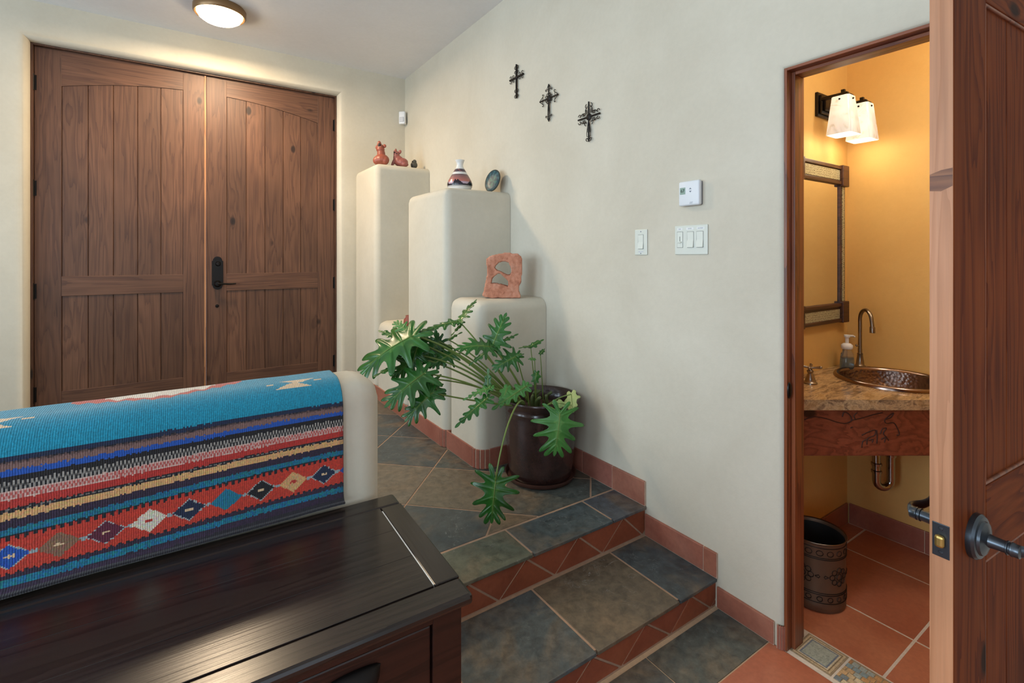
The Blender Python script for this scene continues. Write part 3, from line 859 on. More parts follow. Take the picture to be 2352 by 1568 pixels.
# ================================================================== DARK CHEST under the rug
def chest():
    Lx, Dy, H = 1.75, .545, .638; a = math.radians(-1.6)
    corner = V((-1.2195, .9436, 0))
    root = empty('wooden_chest', (corner.x, corner.y, 0), 'dark espresso wooden chest with a panelled top, standing against the low wall', 'chest')
    LOC[root] = V((0, 0, 0)); root.rotation_euler.z = a
    # local: x from -Lx to 0, y 0..Dy
    def part(name, boxes, m, par=None, bev=.002):
        bm = NB()
        for p_, q in boxes: box(bm, p_, q, 0, bev)
        o = link(name, bm, m, par or root); return o
    sw, fw, t = .061, .072, .023
    part('top_frame', [((-Lx, 0, H-t), (0, fw, H)), ((-Lx, Dy-fw, H-t), (0, Dy, H))], M['bench_x'], bev=.008)
    part('top_end', [((-sw, fw+.0005, H-t), (0, Dy-fw-.0005, H-.0003))], M['bench_y'], bev=.0025)
    part('top_end', [((-Lx, fw+.0005, H-t), (-Lx+sw, Dy-fw-.0005, H-.0003))], M['bench_y'], bev=.0025)
    n_ = 3; w = (Dy-2*fw)/n_
    part('top_boards', [((-Lx+sw+.002, fw+i*w+.0003, H-t), (-sw-.003, fw+(i+1)*w-.0003, H-.0005)) for i in range(n_)], M['bench_x'], bev=.0006)
    part('joint_filler', [((-sw-.0028, fw+.004, H-t), (-sw-.0004, Dy-fw-.02, H-.0002))], M['gap'], bev=0)
    i_ = .02
    body = part('body', [((-Lx+i_, i_+.018, .05), (-i_, Dy-.012, H-t))], M['bench_f'])
    st = .068
    part('front_frame', [((-i_-st, i_, .0), (-i_, i_+.02, H-t)), ((-Lx+i_, i_, 0), (-Lx+i_+st, i_+.02, H-t)), ((-Lx+i_+st, i_, H-t-.022), (-i_-st, i_+.02, H-t)),
          ((-Lx+i_+st, i_, .05), (-i_-st, i_+.02, .10)), ((-.905, i_, .1), (-.845, i_+.02, H-t-.022)), ((-Lx+i_+st, i_, .40), (-i_-st, i_+.02, .425))], M['bench_f'], bev=.0015)
    part('foot', [((-i_-.05, Dy-.06, 0), (-i_, Dy-.012, .05))], M['bench_f']); part('foot', [((-Lx+i_, Dy-.06, 0), (-Lx+i_+.05, Dy-.012, .05))], M['bench_f'])
    for (x0, x1) in ((-.842, -i_-st-.003), (-Lx+i_+st+.003, -.908)):
        dr = part('drawer', [((x0, i_+.004, .428), (x1, i_+.018, H-t-.025))], M['bench_f'], bev=.004)
        cx = -.255 if x0 == -.842 else x0+.2
        bm = NB(); prof = []
        # cup pull
        for sx in (-1, 1):
            pass
        n1 = 14; ring = []
        for u_ in range(n1+1):
            fu = -1+2*u_/n1
            col_ = []
            for w_ in range(7):
                b_ = PI/2*w_/6
                hw = math.sqrt(max(0, 1-fu*fu)); rr = .034*hw
                col_.append(bm.verts.new((cx+fu*.055, i_+.004-.026*hw*math.sin(b_)-.0006, .556-.034*hw*(1)+.055*hw*math.cos(b_)*.8)))
            ring.append(col_)
        for u_ in range(n1):
            for w_ in range(6): bm.faces.new([ring[u_][w_], ring[u_+1][w_], ring[u_+1][w_+1], ring[u_][w_+1]])
        o_ = link('cup_pull', bm, M['iron'], dr, smooth=True); md = o_.modifiers.new('t', 'SOLIDIFY'); md.thickness = .002
        dp = part('door_panel', [((x0, i_+.004, .103), (x1, i_+.018, .397))], M['bench_f'], bev=.004)
    root.location = corner
chest()
# ================================================================== CEILING LIGHT
c = V((-1.55, 3.87, ZC))
root = empty('ceiling_light', c, 'lit round flush ceiling light with a brown metal rim, in front of the entry doors', 'ceiling light')
bm = NB(); lathe(bm, [(.0, 0), (.150, 0), (.158, -.010), (.158, -.045), (.150, -.055), (.138, -.052), (.138, -.02)], c, 48); link('rim', bm, plain('antique_brass_rim', '8c6e4c', .4, .6), root, smooth=True, angle=40)
bm = NB(); lathe(bm, [(.137, -.048), (.125, -.072), (.10, -.090), (.06, -.103), (.0, -.108)], c, 40); link('glass_dome', bm, M['dome'], root, smooth=True)
# ================================================================== MOTION SENSOR
c = V((-.012, 4.432, 2.688)); Rz = Matrix.Rotation(math.radians(-45), 4, 'Z')
root = empty('motion_sensor', c, 'small white motion sensor mounted high in the wall corner', 'motion sensor')
bm = NB(); obox(bm, Matrix.Translation(c+V((-.030, -.030, 0))) @ Rz, .062, .04, .118, 0, .008, 3); link('housing', bm, M['white'], root, smooth=True, angle=40)
bm = NB(); box(bm, (-.045, 4.425, 2.64), (-.0005, 4.4495, 2.735)); link('bracket', bm, M['white'], root)
bm = NB(); obox(bm, Matrix.Translation(c+V((-.046, -.046, -.018))) @ Rz, .042, .008, .045, 0, .004, 2); link('lens', bm, M['label'] if False else plain('sensor_lens', 'b8bec6', .4), root)
# ================================================================== CROSSES
def spiral(cx, cz, r, a0, turns, sgn, n=14):
    return [(cx+r*(1-.75*i/n)*math.cos(a0+sgn*turns*2*PI*i/n), cz+r*(1-.75*i/n)*math.sin(a0+sgn*turns*2*PI*i/n)) for i in range(n+1)]
def cross(yc, z0, z1, hw, label, style):
    """wrought iron wall cross; local 2-D: a to the right as seen from the hall (-y), b up"""
    H = z1-z0; bc = z0+H*.62
    root = empty('wall_cross', (0, yc, bc), label, 'wall cross', 'iron crosses on the right wall')
    rx = -.010
    def add(bm, pts, r=.0022): tube(bm, [(rx, yc-p_[0], bc+p_[1]) for p_ in pts], r, 6)
    top, bot = z1-bc, z0-bc
    bm = NB(); tw = {1: .0065, 2: .004, 3: .0045}[style]
    add(bm, [(0, bot), (0, top)], tw); link('upright', bm, M['iron'], root)
    bm = NB(); add(bm, [(-hw, 0), (hw, 0)], tw); link('crossbar', bm, M['iron'], root)
    bm = NB(); q = H/.21
    bm.free()
    def add(_, pts, r=.0022):
        b_ = NB(); tube(b_, [(rx, yc-p_[0], bc+p_[1]) for p_ in pts], r, 6); link('scroll', b_, M['iron'], root)
    def curl(x, y, r, a0, s, t=.8): add(None, spiral(x, y, r, a0, t, s), .0021)
    if style == 1:
        for s in (-1, 1):
            curl(s*.012*q, top-.02*q, .011*q, PI/2, -s); curl(s*.012*q, top-.045*q, .010*q, -PI/2, s)
            curl(s*.012*q, bot+.014*q, .011*q, -PI/2, s); curl(s*.012*q, bot+.045*q, .010*q, PI/2, -s)
            for e in (-1, 1):
                curl(s*(hw-.012*q), e*.014*q, .011*q, 0 if s > 0 else PI, e*s); curl(s*(hw-.038*q), e*.013*q, .010*q, 0 if s < 0 else PI, -e*s)
    if style == 2:
        def head(cx, cy, dx, dy, sz=1):   # arrow head with curled ends
            for e in (-1, 1):
                px, py = -dy*e, dx*e
                pts = [(cx, cy), (cx-dx*.012+px*.010*sz, cy-dy*.012+py*.010*sz), (cx-dx*.030+px*.022*sz, cy-dy*.030+py*.022*sz), (cx-dx*.036+px*.030*sz, cy-dy*.036+py*.030*sz), (cx-dx*.030+px*.035*sz, cy-dy*.030+py*.035*sz), (cx-dx*.024+px*.030*sz, cy-dy*.024+py*.030*sz)]
                add(bm, [(p_.x, p_.y) for p_ in smoothpath([V((a_, b_, 0)) for a_, b_ in pts], 4)], .002)
                add(bm, [(cx-dx*.030+px*.020*sz, cy-dy*.030+py*.020*sz), (cx-dx*.028, cy-dy*.028)], .0015)
        head(0, top, 0, 1, .85); head(hw, 0, 1, 0); head(-hw, 0, -1, 0); head(0, bot, 0, -1, .8)
        for a in range(8):
            an = a*PI/4+PI/8; curl(.026*math.cos(an), .026*math.sin(an), .010, an+PI, 1 if a % 2 else -1)
        for s in (-1, 1): add(bm, [(s*.004, -.02), (s*.012, bot+.03)], .0016)
    if style == 3:
        for s in (-1, 1):
            for a_, b_ in ((.018, top-.022), (.018, top-.052), (.018, .035)): curl(s*a_*.9, b_, .012, PI/2, -s)
            curl(s*.012, bot+.014, .010, -PI/2, s)
            add(bm, [(s*.005, -.03), (s*.016, bot+.045), (s*.014, bot+.028), (0, bot+.026)], .0016)
            add(bm, [(s*.008, -.05), (s*.009, bot+.05), (0, bot+.048)], .0014)
            for e in (-1, 1):
                for a_ in (hw-.014, hw-.038, .034): curl(s*a_, e*.016, .012, 0 if s > 0 else PI, e*s)
            curl(s*.022, -.030, .012, -PI/2, s)
    bm = NB(); rr = {1: .012, 2: .017, 3: .018}[style]
    lathe(bm, [(0, .008), (rr*.5, .007), (rr, .002), (rr, 0)], (rx+.001, yc, bc), 16, Matrix.Rotation(-PI/2, 3, 'Y')); link('rosette', bm, M['iron'], root, smooth=True, angle=40)
    for s in (-1, 1):
        pass
cross(2.546, 2.382, 2.594, .075, 'thick black iron cross, highest of the three on the wall', 1)
cross(2.217, 2.160, 2.374, .085, 'black iron cross with arrow-shaped curled ends, middle one on the wall', 2)
cross(1.882, 1.978, 2.185, .082, 'black iron cross covered in small curls, lowest of the three on the wall', 3)
# ================================================================== THERMOSTAT AND SWITCHES
def text(s, size, M4, mat, parent, name='lettering', ext=.0003):
    cu = bpy.data.curves.new('t', 'FONT'); cu.body = s; cu.size = size; cu.align_x = 'CENTER'; cu.align_y = 'CENTER'; cu.extrude = ext
    o = bpy.data.objects.new('t', cu); COL.objects.link(o)
    dg = bpy.context.evaluated_depsgraph_get(); me = bpy.data.meshes.new_from_object(o.evaluated_get(dg)); bpy.data.objects.remove(o)
    bm = NB(); bm.from_mesh(me); bm.transform(M4); bpy.data.meshes.remove(me); return link(name, bm, mat, parent)
WB = Matrix(((0, 0, -1, 0), (-1, 0, 0, 0), (0, 1, 0, 0), (0, 0, 0, 1)))   # text plane (x right, y up) onto the right wall facing -x
def onB(x, y, z): return Matrix.Translation((x, y, z)) @ WB
root = empty('thermostat', (0, 1.264, 1.643), 'white square thermostat with a small green display on the right wall', 'thermostat')
bm = NB(); box(bm, (-.008, 1.218, 1.595), (-.0005, 1.312, 1.690), 0, .002); link('back_plate', bm, M['grey'], root)
bm = NB(); box(bm, (-.030, 1.214, 1.592), (-.008, 1.314, 1.694), 0, .008, 4); link('housing', bm, M['white'], root, smooth=True, angle=40)
bm = NB(); box(bm, (-.0308, 1.279, 1.640), (-.0298, 1.305, 1.668)); link('display', bm, M['lcd'], root)
text('67', .019, onB(-.0312, 1.292, 1.654), M['ink'], root, 'digits')
bm = NB()
for zz, s in ((1.661, 1), (1.649, -1)): prism(bm, [(1.255-.006, zz-s*.003), (1.255+.006, zz-s*.003), (1.255, zz+s*.004)], 'x', -.0306, -.0298)
link('arrow_buttons', bm, M['grey'], root)
bm = NB()
for i in range(3): obox(bm, Matrix.Translation((-.0299, 1.256-i*.005, 1.603)) @ Matrix.Rotation(.4, 4, 'X'), .001, .0012, .009)
link('vent_marks', bm, M['grey'], root)
def plate(name, y0, y1, z0, z1, label):
    root = empty(name, (0, (y0+y1)/2, (z0+z1)/2), label, 'light switch', 'switch plates on the right wall')
    bm = NB(); box(bm, (-.006, y0, z0), (-.0005, y1, z1), 0, .0025, 2); link('plate', bm, M['ivory'], root); return root
def rocker(root, yc, zc, w=.030, h=.064):
    bm = NB(); box(bm, (-.0064, yc-w/2-.0012, zc-h/2-.0012), (-.0055, yc+w/2+.0012, zc+h/2+.0012)); link('seam', bm, M['seam'], root)
    bm = NB(); prism(bm, [(-.0062, zc+h/2), (-.0076, zc+h/2), (-.0068, zc), (-.012, zc-h/2), (-.0062, zc-h/2)], 'y', yc-w/2, yc+w/2); link('rocker', bm, M['ivory2'], root)
def lab(root, s, yc, zc, w=.03, h=.009):
    bm = NB(); box(bm, (-.0066, yc-w/2, zc-h/2), (-.0059, yc+w/2, zc+h/2)); p_ = link('name_label', bm, M['label'], root)
    text(s, .0062, onB(-.0069, yc, zc), M['grey'], p_, ext=.0001)
r1 = plate('light_switch', 1.501, 1.574, 1.390, 1.507, 'single ivory rocker light switch, left of the triple plate')
rocker(r1, 1.5375, 1.450); lab(r1, 'HALLWAY', 1.5375, 1.4045, .028, .008)
for z in (1.497, 1.397):
    bm = NB(); lathe(bm, [(0, .001), (.0025, .0008), (.003, 0)], (-.006, 1.5375, z), 10, Matrix.Rotation(-PI/2, 3, 'Y')); link('screw', bm, M['grey'], r1)
r3 = plate('light_switch', 1.192, 1.350, 1.391, 1.513, 'triple ivory switch plate below the thermostat')
for yc, s in ((1.327, 'FAN'), (1.277, 'ENTRY'), (1.227, 'OUTSIDE')): lab(r3, s, yc-.003, 1.4985, .036 if s != 'FAN' else .026, .010)
rocker(r3, 1.272, 1.453); rocker(r3, 1.227, 1.453)
bm = NB(); box(bm, (-.0064, 1.308, 1.420), (-.0055, 1.338, 1.487)); link('seam', bm, M['seam'], r3)
bm = NB(); box(bm, (-.0070, 1.3092, 1.4212), (-.0060, 1.3368, 1.4858)); s_ = link('slider_plate', bm, M['ivory2'], r3)
bm = NB(); box(bm, (-.0074, 1.3222, 1.444), (-.0068, 1.3242, 1.467)); link('slot', bm, M['ink'], s_)
bm = NB(); box(bm, (-.014, 1.3145, 1.440), (-.0068, 1.3325, 1.446), 0, .001, 1); link('slide_knob', bm, M['ivory2'], s_)
# ================================================================== ORNAMENTS
def remesh(o, vox, sm=4):
    m = o.modifiers.new('r', 'REMESH'); m.mode = 'VOXEL'; m.voxel_size = vox; m.use_smooth_shade = True
    s = o.modifiers.new('s', 'SMOOTH'); s.factor = .5; s.iterations = sm
def blobs(name, lst, mat, parent, base, vox=.004, ang=0, sm=4):
    bm = NB(); R = Matrix.Rotation(ang, 3, 'Z')
    for e in lst:
        cpos, r = V(e[0]), e[1]; rot = Matrix.Rotation(e[2], 3, 'Y') if len(e) > 2 else None
        sphere(bm, cpos, r, 16, rot)
    bm.transform(Matrix.Translation(base) @ R.to_4x4())
    o = link(name, bm, mat, parent, smooth=True); remesh(o, vox, sm); return o
FA = math.atan2(-RT.y, RT.x)*-1   # local x along the view's right
# figure 1: seated howling animal with a thick neck
b = V((-.385, 3.99, 2.1445))
f1 = empty('clay_figurine', b, 'red clay seated animal figurine howling upward, left one on the tallest pedestal', 'figurine', 'ornaments on the tallest pedestal')
blobs('body', [((0, 0, .045), (.064, .058, .048)), ((-.035, -.02, .035), (.032, .03, .036)), ((.035, -.02, .035), (.032, .03, .036)), ((-.004, 0, .095), (.034, .032, .045)),
      ((-.010, 0, .130), (.036, .034, .026)), ((-.012, -.004, .150), (.030, .028, .026)), ((-.018, -.006, .172), (.018, .018, .030))], M['clay'], f1, b, .004, FA)
for s, nm in ((1, 'ear'), (-1, 'ear')):
    blobs(nm, [((.022 if s > 0 else -.038, .004, .160 if s > 0 else .150), (.017, .009, .017))], M['clay'], f1, b, .003, FA, 2)
blobs('open_mouth', [((-.012, -.026, .160), (.013, .008, .016), .3)], M['clayd'], f1, b, .0025, FA, 1)
blobs('nose', [((-.020, -.022, .180), (.008, .008, .006))], M['clayl'], f1, b, .0025, FA, 1)
blobs('lip', [((-.012, -.0275, .147), (.019, .006, .004))], M['clayl'], f1, b, .0025, FA, 1)
b = V((-.235, 3.99, 2.1445))
f2 = empty('clay_figurine', b, 'rose clay reclining animal figurine with pointed ears, right one on the tallest pedestal', 'figurine', 'ornaments on the tallest pedestal')
blobs('body', [((.025, 0, .038), (.055, .045, .040)), ((.0, -.006, .050), (.040, .036, .046)), ((-.02, -.01, .075), (.026, .026, .045)), ((-.018, -.008, .108), (.027, .026, .024)), ((-.026, -.018, .124), (.016, .016, .020), .3),
      ((-.045, -.02, .03), (.012, .014, .045), .35), ((.05, -.01, .020), (.034, .034, .022))], M['clay2'], f2, b, .004, FA)
blobs('ear', [((-.026, .0, .142), (.009, .007, .016))], M['clay2'], f2, b, .0025, FA, 1)
blobs('ear', [((.008, -.004, .126), (.015, .009, .020), .5)], M['clay2'], f2, b, .0025, FA, 1)
blobs('muzzle', [((-.030, -.034, .118), (.008, .006, .006)), ((-.012, -.033, .108), (.006, .004, .006))], M['clayd'], f2, b, .0025, FA, 1)
b = V((-.098, 3.99, 2.1445))
f3 = empty('bird_figurine', b, 'small dark speckled bird figurine at the right end of the tallest pedestal', 'figurine', 'ornaments on the tallest pedestal')
blobs('body', [((0, 0, .030), (.030, .026, .032)), ((.004, 0, .06), (.018, .018, .018))], M['owl'], f3, b, .003, FA)
blobs('beak', [((-.012, -.016, .058), (.005, .008, .005))], M['clayd'], f3, b, .0025, FA, 1)
# red clay piece on the low ledge
b = V((-.375, 3.42, .871))
o = NB(); lathe(o, [(0, 0), (.03, 0), (.040, .02), (.036, .05), (.022, .065), (.024, .078), (.019, .078), (.016, .062), (0, .055)], b, 24)
tag(link('clay_jar', o, plain('red_clay_jar', '8e4a3c', .5), smooth=True, origin=b), 'small red clay jar half hidden on the low plaster ledge', 'jar')
# vase
b = V((-.262, 2.83, 1.801))
root = empty('vase', b, 'white vase painted with a desert sunset scene, on the middle pedestal', 'vase')
def vprof(z):   # radius by height, 0..0.208
    P = [(0, .058), (.012, .070), (.035, .081), (.052, .082), (.075, .074), (.10, .060), (.125, .045), (.145, .034), (.160, .024), (.175, .0205), (.190, .023), (.204, .030), (.208, .031)]
    for (a, ra), (c_, rb) in zip(P, P[1:]):
        if a <= z <= c_:
            t = (z-a)/(c_-a); t = t; return ra+(rb-ra)*t
    return P[-1][1]
bm = NB(); lay = bm.loops.layers.float_color.new('Col'); NA, NZ = 110, 80; gr = []
for j in range(NZ+1):
    z = .208*j/NZ; r = (vprof(max(z-.004, 0))+vprof(z)+vprof(min(z+.004, .208)))/3
    gr.append([bm.verts.new(b+V((r*math.cos(2*PI*i/NA), r*math.sin(2*PI*i/NA), z))) for i in range(NA)])
W_, K_, PU, RD, LV = lin('e4e2dc'), lin('221c24'), lin('6b5a5c'), lin('c07466'), lin('b5a3b4')
for j in range(NZ):
    for i in range(NA):
        f = bm.faces.new([gr[j][i], gr[j][(i+1)%NA], gr[j+1][(i+1)%NA], gr[j+1][i]]); z = .208*(j+.5)/NZ; th = 2*PI*(i+.5)/NA
        if z < .030: c_ = W_
        elif z < .033: c_ = K_
        elif z < .037: c_ = W_
        elif z < .112:
            mesa = .046+max(0, .030-.05*abs(((th+.35) % (2*PI/5))-PI/5)*1.3)**1 * (1 if True else 0)
            q = (z-.046)/.066
            if z < mesa: c_ = K_
            else:
                k = max(0, min(1, q)); c_ = tuple(a_*(1-k)+b_*k for a_, b_ in zip(LV, RD)) if k < .25 else tuple(a_*(1-(k-.25)/.75)+b_*(k-.25)/.75 for a_, b_ in zip(RD, PU))
            dth = (th-3.85+PI) % (2*PI)-PI   # tiny rider silhouette
            if abs(dth) < .12 and .050 < z < .064: c_ = K_
            if abs(dth+.02) < .045 and .062 < z < .075: c_ = K_
        elif z < .127: c_ = W_
        elif z < .148: c_ = lin('51434a') if (i//4+j//3) % 5 else lin('8e5f58')
        else: c_ = W_
        for l in f.loops: l[lay] = (*c_, 1)
bm.faces.new(gr[0][::-1])
link('body', bm, M['vase'], root, smooth=True)
bm = NB(); lathe(bm, [(.0305, .208), (.0275, .2085), (.021, .192), (.018, .175), (.02, .15), (0, .14)], b, 32)
link('inner_neck', bm, M['white'], root, smooth=True)
# painted dish on edge
c = V((-.062, 2.735, 1.801+.0765))
nrm = V((-.97, -.12, .22)).normalized(); Rq = nrm.to_track_quat('Z', 'Y').to_matrix()
root = empty('painted_dish', (c.x, c.y, 1.801), 'small dark teal painted dish leaning on edge beside the vase', 'dish')
bm = NB(); lay = bm.loops.layers.float_color.new('Col')
prof = [(0, .004), (.012, .004), (.024, .0042), (.036, .0044), (.048, .0055), (.058, .008), (.068, .012), (.074, .014), (.076, .011), (.072, .004), (.06, -.003), (.045, -.006), (0, -.006)]
for k, rg in enumerate([0]):
    rings = lathe(bm, prof, c, 64, Rq)
TE, DK_, OR_ = lin('1f4450'), lin('18242a'), lin('9c6038')
for f in bm.faces:
    m_ = f.calc_center_median()-c; l_ = Rq.transposed() @ m_; rr = math.hypot(l_.x, l_.y); a_ = math.atan2(l_.y, l_.x)
    if l_.z < .002: cc = DK_
    elif rr > .064: cc = lin('2c3a38')
    elif rr > .040: cc = TE if math.sin(a_*9+rr*160) > -.2 else lin('35646c')
    elif rr > .030: cc = OR_ if math.sin(a_*16) > 0 else DK_
    else: cc = TE if math.sin(a_*4) > 0 else lin('2b6a62')
    for l in f.loops: l[lay] = (*cc, 1)
link('dish_body', bm, M['dish'], root, smooth=True, angle=60)
# sandstone sculpture
b = V((-.215, 2.395, 1.143))
Sx = V((RT.x, RT.y, 0)); Sy = V((-FW.x, -FW.y, 0))
def px(x, y): return ((x-575)/11.2/FPX*2.85, (1350-y)/11.2/FPX*2.85)   # measured outline, converted to metres
outl = [px(*q) for q in ((70,1290),(110,1180),(140,1020),(170,880),(205,720),(200,560),(170,430),(180,350),(260,290),(400,245),(560,215),(700,200),(850,212),(975,210),(1010,255),(1075,290),(1090,400),(1085,560),(1095,680),(1075,820),(1060,960),(1010,1060),(1020,1180),(1050,1270),(1045,1355),(800,1358),(600,1350),(300,1345),(160,1330))]
h1 = [px(*q) for q in ((420,590),(440,520),(500,465),(580,435),(660,430),(735,460),(765,530),(790,610),(795,690),(765,745),(690,735),(620,700),(540,660),(470,640))]
h2 = [px(*q) for q in ((330,960),(350,880),(390,810),(470,760),(540,745),(590,800),(650,860),(710,920),(722,980),(710,1040),(640,1015),(560,990),(440,965),(360,975))]
def grow(P, k):
    cx_, cy_ = sum(p_[0] for p_ in P)/len(P), sum(p_[1] for p_ in P)/len(P); return [(cx_+(p_[0]-cx_)*k, cy_+(p_[1]-cy_)*k) for p_ in P]
h1, h2 = grow(h1, 1.10), grow(h2, 1.12)
def inside(p_, P):
    r = False
    for i in range(len(P)):
        a, c_ = P[i], P[(i+1)%len(P)]
        if (a[1] > p_[1]) != (c_[1] > p_[1]) and p_[0] < (c_[0]-a[0])*(p_[1]-a[1])/(c_[1]-a[1])+a[0]: r = not r
    return r
bm = NB(); cs = .0045; vs = {}
def gv(i, j, k):
    if (i, j, k) not in vs: vs[i, j, k] = bm.verts.new((i*cs, j*cs, k))
    return vs[i, j, k]
cells = {(i, j) for i in range(-30, 31) for j in range(0, 62) if inside(((i+.5)*cs, (j+.5)*cs), outl) and not inside(((i+.5)*cs, (j+.5)*cs), h1) and not inside(((i+.5)*cs, (j+.5)*cs), h2)}
NKL = 9
for (i, j) in cells:
    for k in (0, NKL): bm.faces.new([gv(i, j, k), gv(i+1, j, k), gv(i+1, j+1, k), gv(i, j+1, k)][::1 if k else -1])
    for di, dj, e in ((1, 0, ((1, 0), (1, 1))), (-1, 0, ((0, 1), (0, 0))), (0, 1, ((1, 1), (0, 1))), (0, -1, ((0, 0), (1, 0)))):
        if (i+di, j+dj) not in cells:
            (a0, b0), (a1, b1) = e
            for k in range(NKL): bm.faces.new([gv(i+a0, j+b0, k), gv(i+a1, j+b1, k), gv(i+a1, j+b1, k+1), gv(i+a0, j+b0, k+1)])
for _ in range(3): bmesh.ops.smooth_vert(bm, verts=bm.verts, factor=.5, use_axis_x=True, use_axis_y=True, use_axis_z=True)
for v in bm.verts:
    x, y, k = v.co; d = (k/NKL-.5)*.075; q = V((x*14, y*14, d*14))
    w = mn.noise(q*1.2)*.010 + mn.noise(q*4)*.004
    pos = b + Sx*x + Sy*(d+w*(1 if d > 0 else -.5)) + V((0, 0, max(y + mn.noise(q*2+V((5, 1, 2)))*.003, 0)))
    v.co = pos
o = link('sandstone_sculpture', bm, M['stone'], smooth=True, origin=b); md = o.modifiers.new('s', 'SUBSURF'); md.levels = 1; md.render_levels = 1
tag(o, 'salmon pink sandstone block with two eroded holes, on the lowest pedestal', 'sculpture')
# ================================================================== POT AND PLANT
PC = V((-.212, 2.030, LZ))
root = empty('plant_pot', PC+V((0, 0, .012)), 'large dark brown glazed pot holding the leafy plant on the landing', 'pot')
prof = [(0, .012), (.150, .012), (.158, .02)]
for k in range(34):
    z = .030+k*.009; prof += [(.160+.018*math.sin(min(1, k/25)*PI/2)+(.0022 if k % 2 else 0), z)]
prof += [(.176, .345), (.183, .350), (.183, .356), (.178, .362), (.184, .385), (.198, .400), (.203, .410), (.198, .417), (.188, .412), (.176, .395), (.168, .365), (.165, .33)]
bm = NB(); lathe(bm, prof, PC, 72); link('pot_body', bm, M['pot'], root, smooth=True, angle=70)
bm = NB(); rr = lathe(bm, [(.0, .352), (.08, .350), (.167, .345)], PC, 40)
for v in bm.verts: v.co.z += mn.noise(v.co*25)*.008
link('soil', bm, M['soil'], root, smooth=True)
bm = NB(); lathe(bm, [(0, .001), (.165, .001), (.176, .006), (.183, .028), (.188, .030), (.186, .024), (.179, .003), (.17, .0)], PC, 64)
bm.free(); bm = NB(); lathe(bm, [(0, .001), (.160, .001), (.172, .006), (.181, .030), (.184, .031), (.180, .029), (.170, .011), (0, .0105)], PC, 64)
tag(link('plant_saucer', bm, plain('brown_saucer', '5b3b32', .35), smooth=True, angle=50, origin=PC), 'round brown saucer under the large glazed pot', 'saucer')
plant = empty('philodendron', PC+V((0, 0, .35)), 'split-leaf philodendron sprawling to the left out of the brown pot', 'potted plant')
def leaf(base, tip, nh, wid=.9, mat='leaf', droop=.12, seed=0, small=False):
    """pinnately lobed leaf: base = petiole joint, tip = end of the blade, nh = rough normal"""
    rnd = random.Random(seed); base, tip, nh = V(base), V(tip), V(nh).normalized()
    L = (tip-base).length; X = (tip-base).normalized(); Z = (nh-X*nh.dot(X)).normalized(); Y = Z.cross(X)
    bm = NB(); lay = bm.loops.layers.float_color.new('Col')
    if small: AL, SS, LL = [135, 88, 48], [.02, .22, .50], [.30, .40, .34]
    else: AL, SS, LL = [150, 118, 90, 66, 48, 33], [.0, .06, .19, .36, .54, .70], [.38, .52, .58, .52, .43, .31]
    wb = .105 if small else .052
    def side(sg):
        o = [(.0, (-.03 if small else -.015, 0), 0, 0)]
        n = len(AL); lens = [l*wid*rnd.uniform(.86, 1.1) for l in LL]; als = [math.radians(a+rnd.uniform(-5, 5)) for a in AL]; cur = [rnd.uniform(-.10, .22) for _ in AL]
        if not small: wd = [wb*rnd.uniform(.85, 1.2)*(.75+.25*wid) for _ in AL]
        else: wd = [wb*rnd.uniform(.9, 1.1) for _ in AL]
        for i in range(n):
            M_ = (SS[i], 0); d = (math.cos(als[i]), math.sin(als[i])); p_ = (-d[1], d[0]); l_, w_ = lens[i], wd[i]
            for a, b in ((.60, .95), (.80, 1.0), (.93, .70), (1, .12), (.97, -.42), (.86, -.80), (.62, -.95)):
                o.append((SS[i]-b*.018, (M_[0]+d[0]*a*l_+p_[0]*b*w_+.05*a*a*l_, M_[1]+d[1]*a*l_+p_[1]*b*w_), 1-abs(b), cur[i]*a*a))
            s2 = SS[i+1] if i+1 < n else .84; a2 = als[i+1] if i+1 < n else math.radians(16); l2 = lens[i+1] if i+1 < n else .18
            sm, am, lm = (SS[i]+s2)/2, (als[i]+a2)/2, (l_+l2)/2*(.27 if not small else .62)*rnd.uniform(.85, 1.2)
            o.append((sm, (sm+math.cos(am)*lm, math.sin(am)*lm), 0, 0))
        for a, b in ((.90, .050), (.955, .034), (.985, .016)): o.append((a-.02, (a, b*(1.3 if small else 1)), .3, 0))
        o.append((.99, (1.0, 0), 1, 0))
        return [(m, (x, y*sg), c, k) for m, (x, y), c, k in o]
    K = 5; ph = rnd.uniform(0, 6)
    def zf(x, y, k):
        return -droop*max(0, x)**2*1.2 + droop*.4*max(0, x) - .45*y*y - k*.35*abs(y) + .018*math.sin(x*11+ph)*abs(y)*4
    for sg in (1, -1):
        S_ = side(sg); cols = []
        for m, (x, y), c, k in S_:
            row_ = []
            for q in range(K+1):
                t = q/K; px_, py_ = m+(x-m)*t, y*t
                z = zf(px_, py_, k*t) + (.022*c-.011)*math.sin(t*PI)**.7
                row_.append(bm.verts.new(base+(X*px_+Y*py_+Z*z)*L))
            cols.append((row_, c))
        for (r0, c0), (r1, c1) in zip(cols, cols[1:]):
            for q in range(K):
                f = [r0[q], r1[q], r1[q+1], r0[q+1]]
                try: f = bm.faces.new(f)
                except ValueError: continue
                v_ = .30*max(0, (c0+c1)/2-.75)/.25*(1-q/K) + (.18 if q == 0 else 0)
                for l in f.loops: l[lay] = (v_, v_, v_, 1)
    bmesh.ops.remove_doubles(bm, verts=bm.verts, dist=.00005)
    bmesh.ops.dissolve_degenerate(bm, edges=bm.edges, dist=.00002)
    o = link('leaf', bm, M[mat], plant, smooth=True)
    md = o.modifiers.new('s', 'SUBSURF'); md.levels = 1; md.render_levels = 1
    md = o.modifiers.new('t', 'SOLIDIFY'); md.thickness = .0008
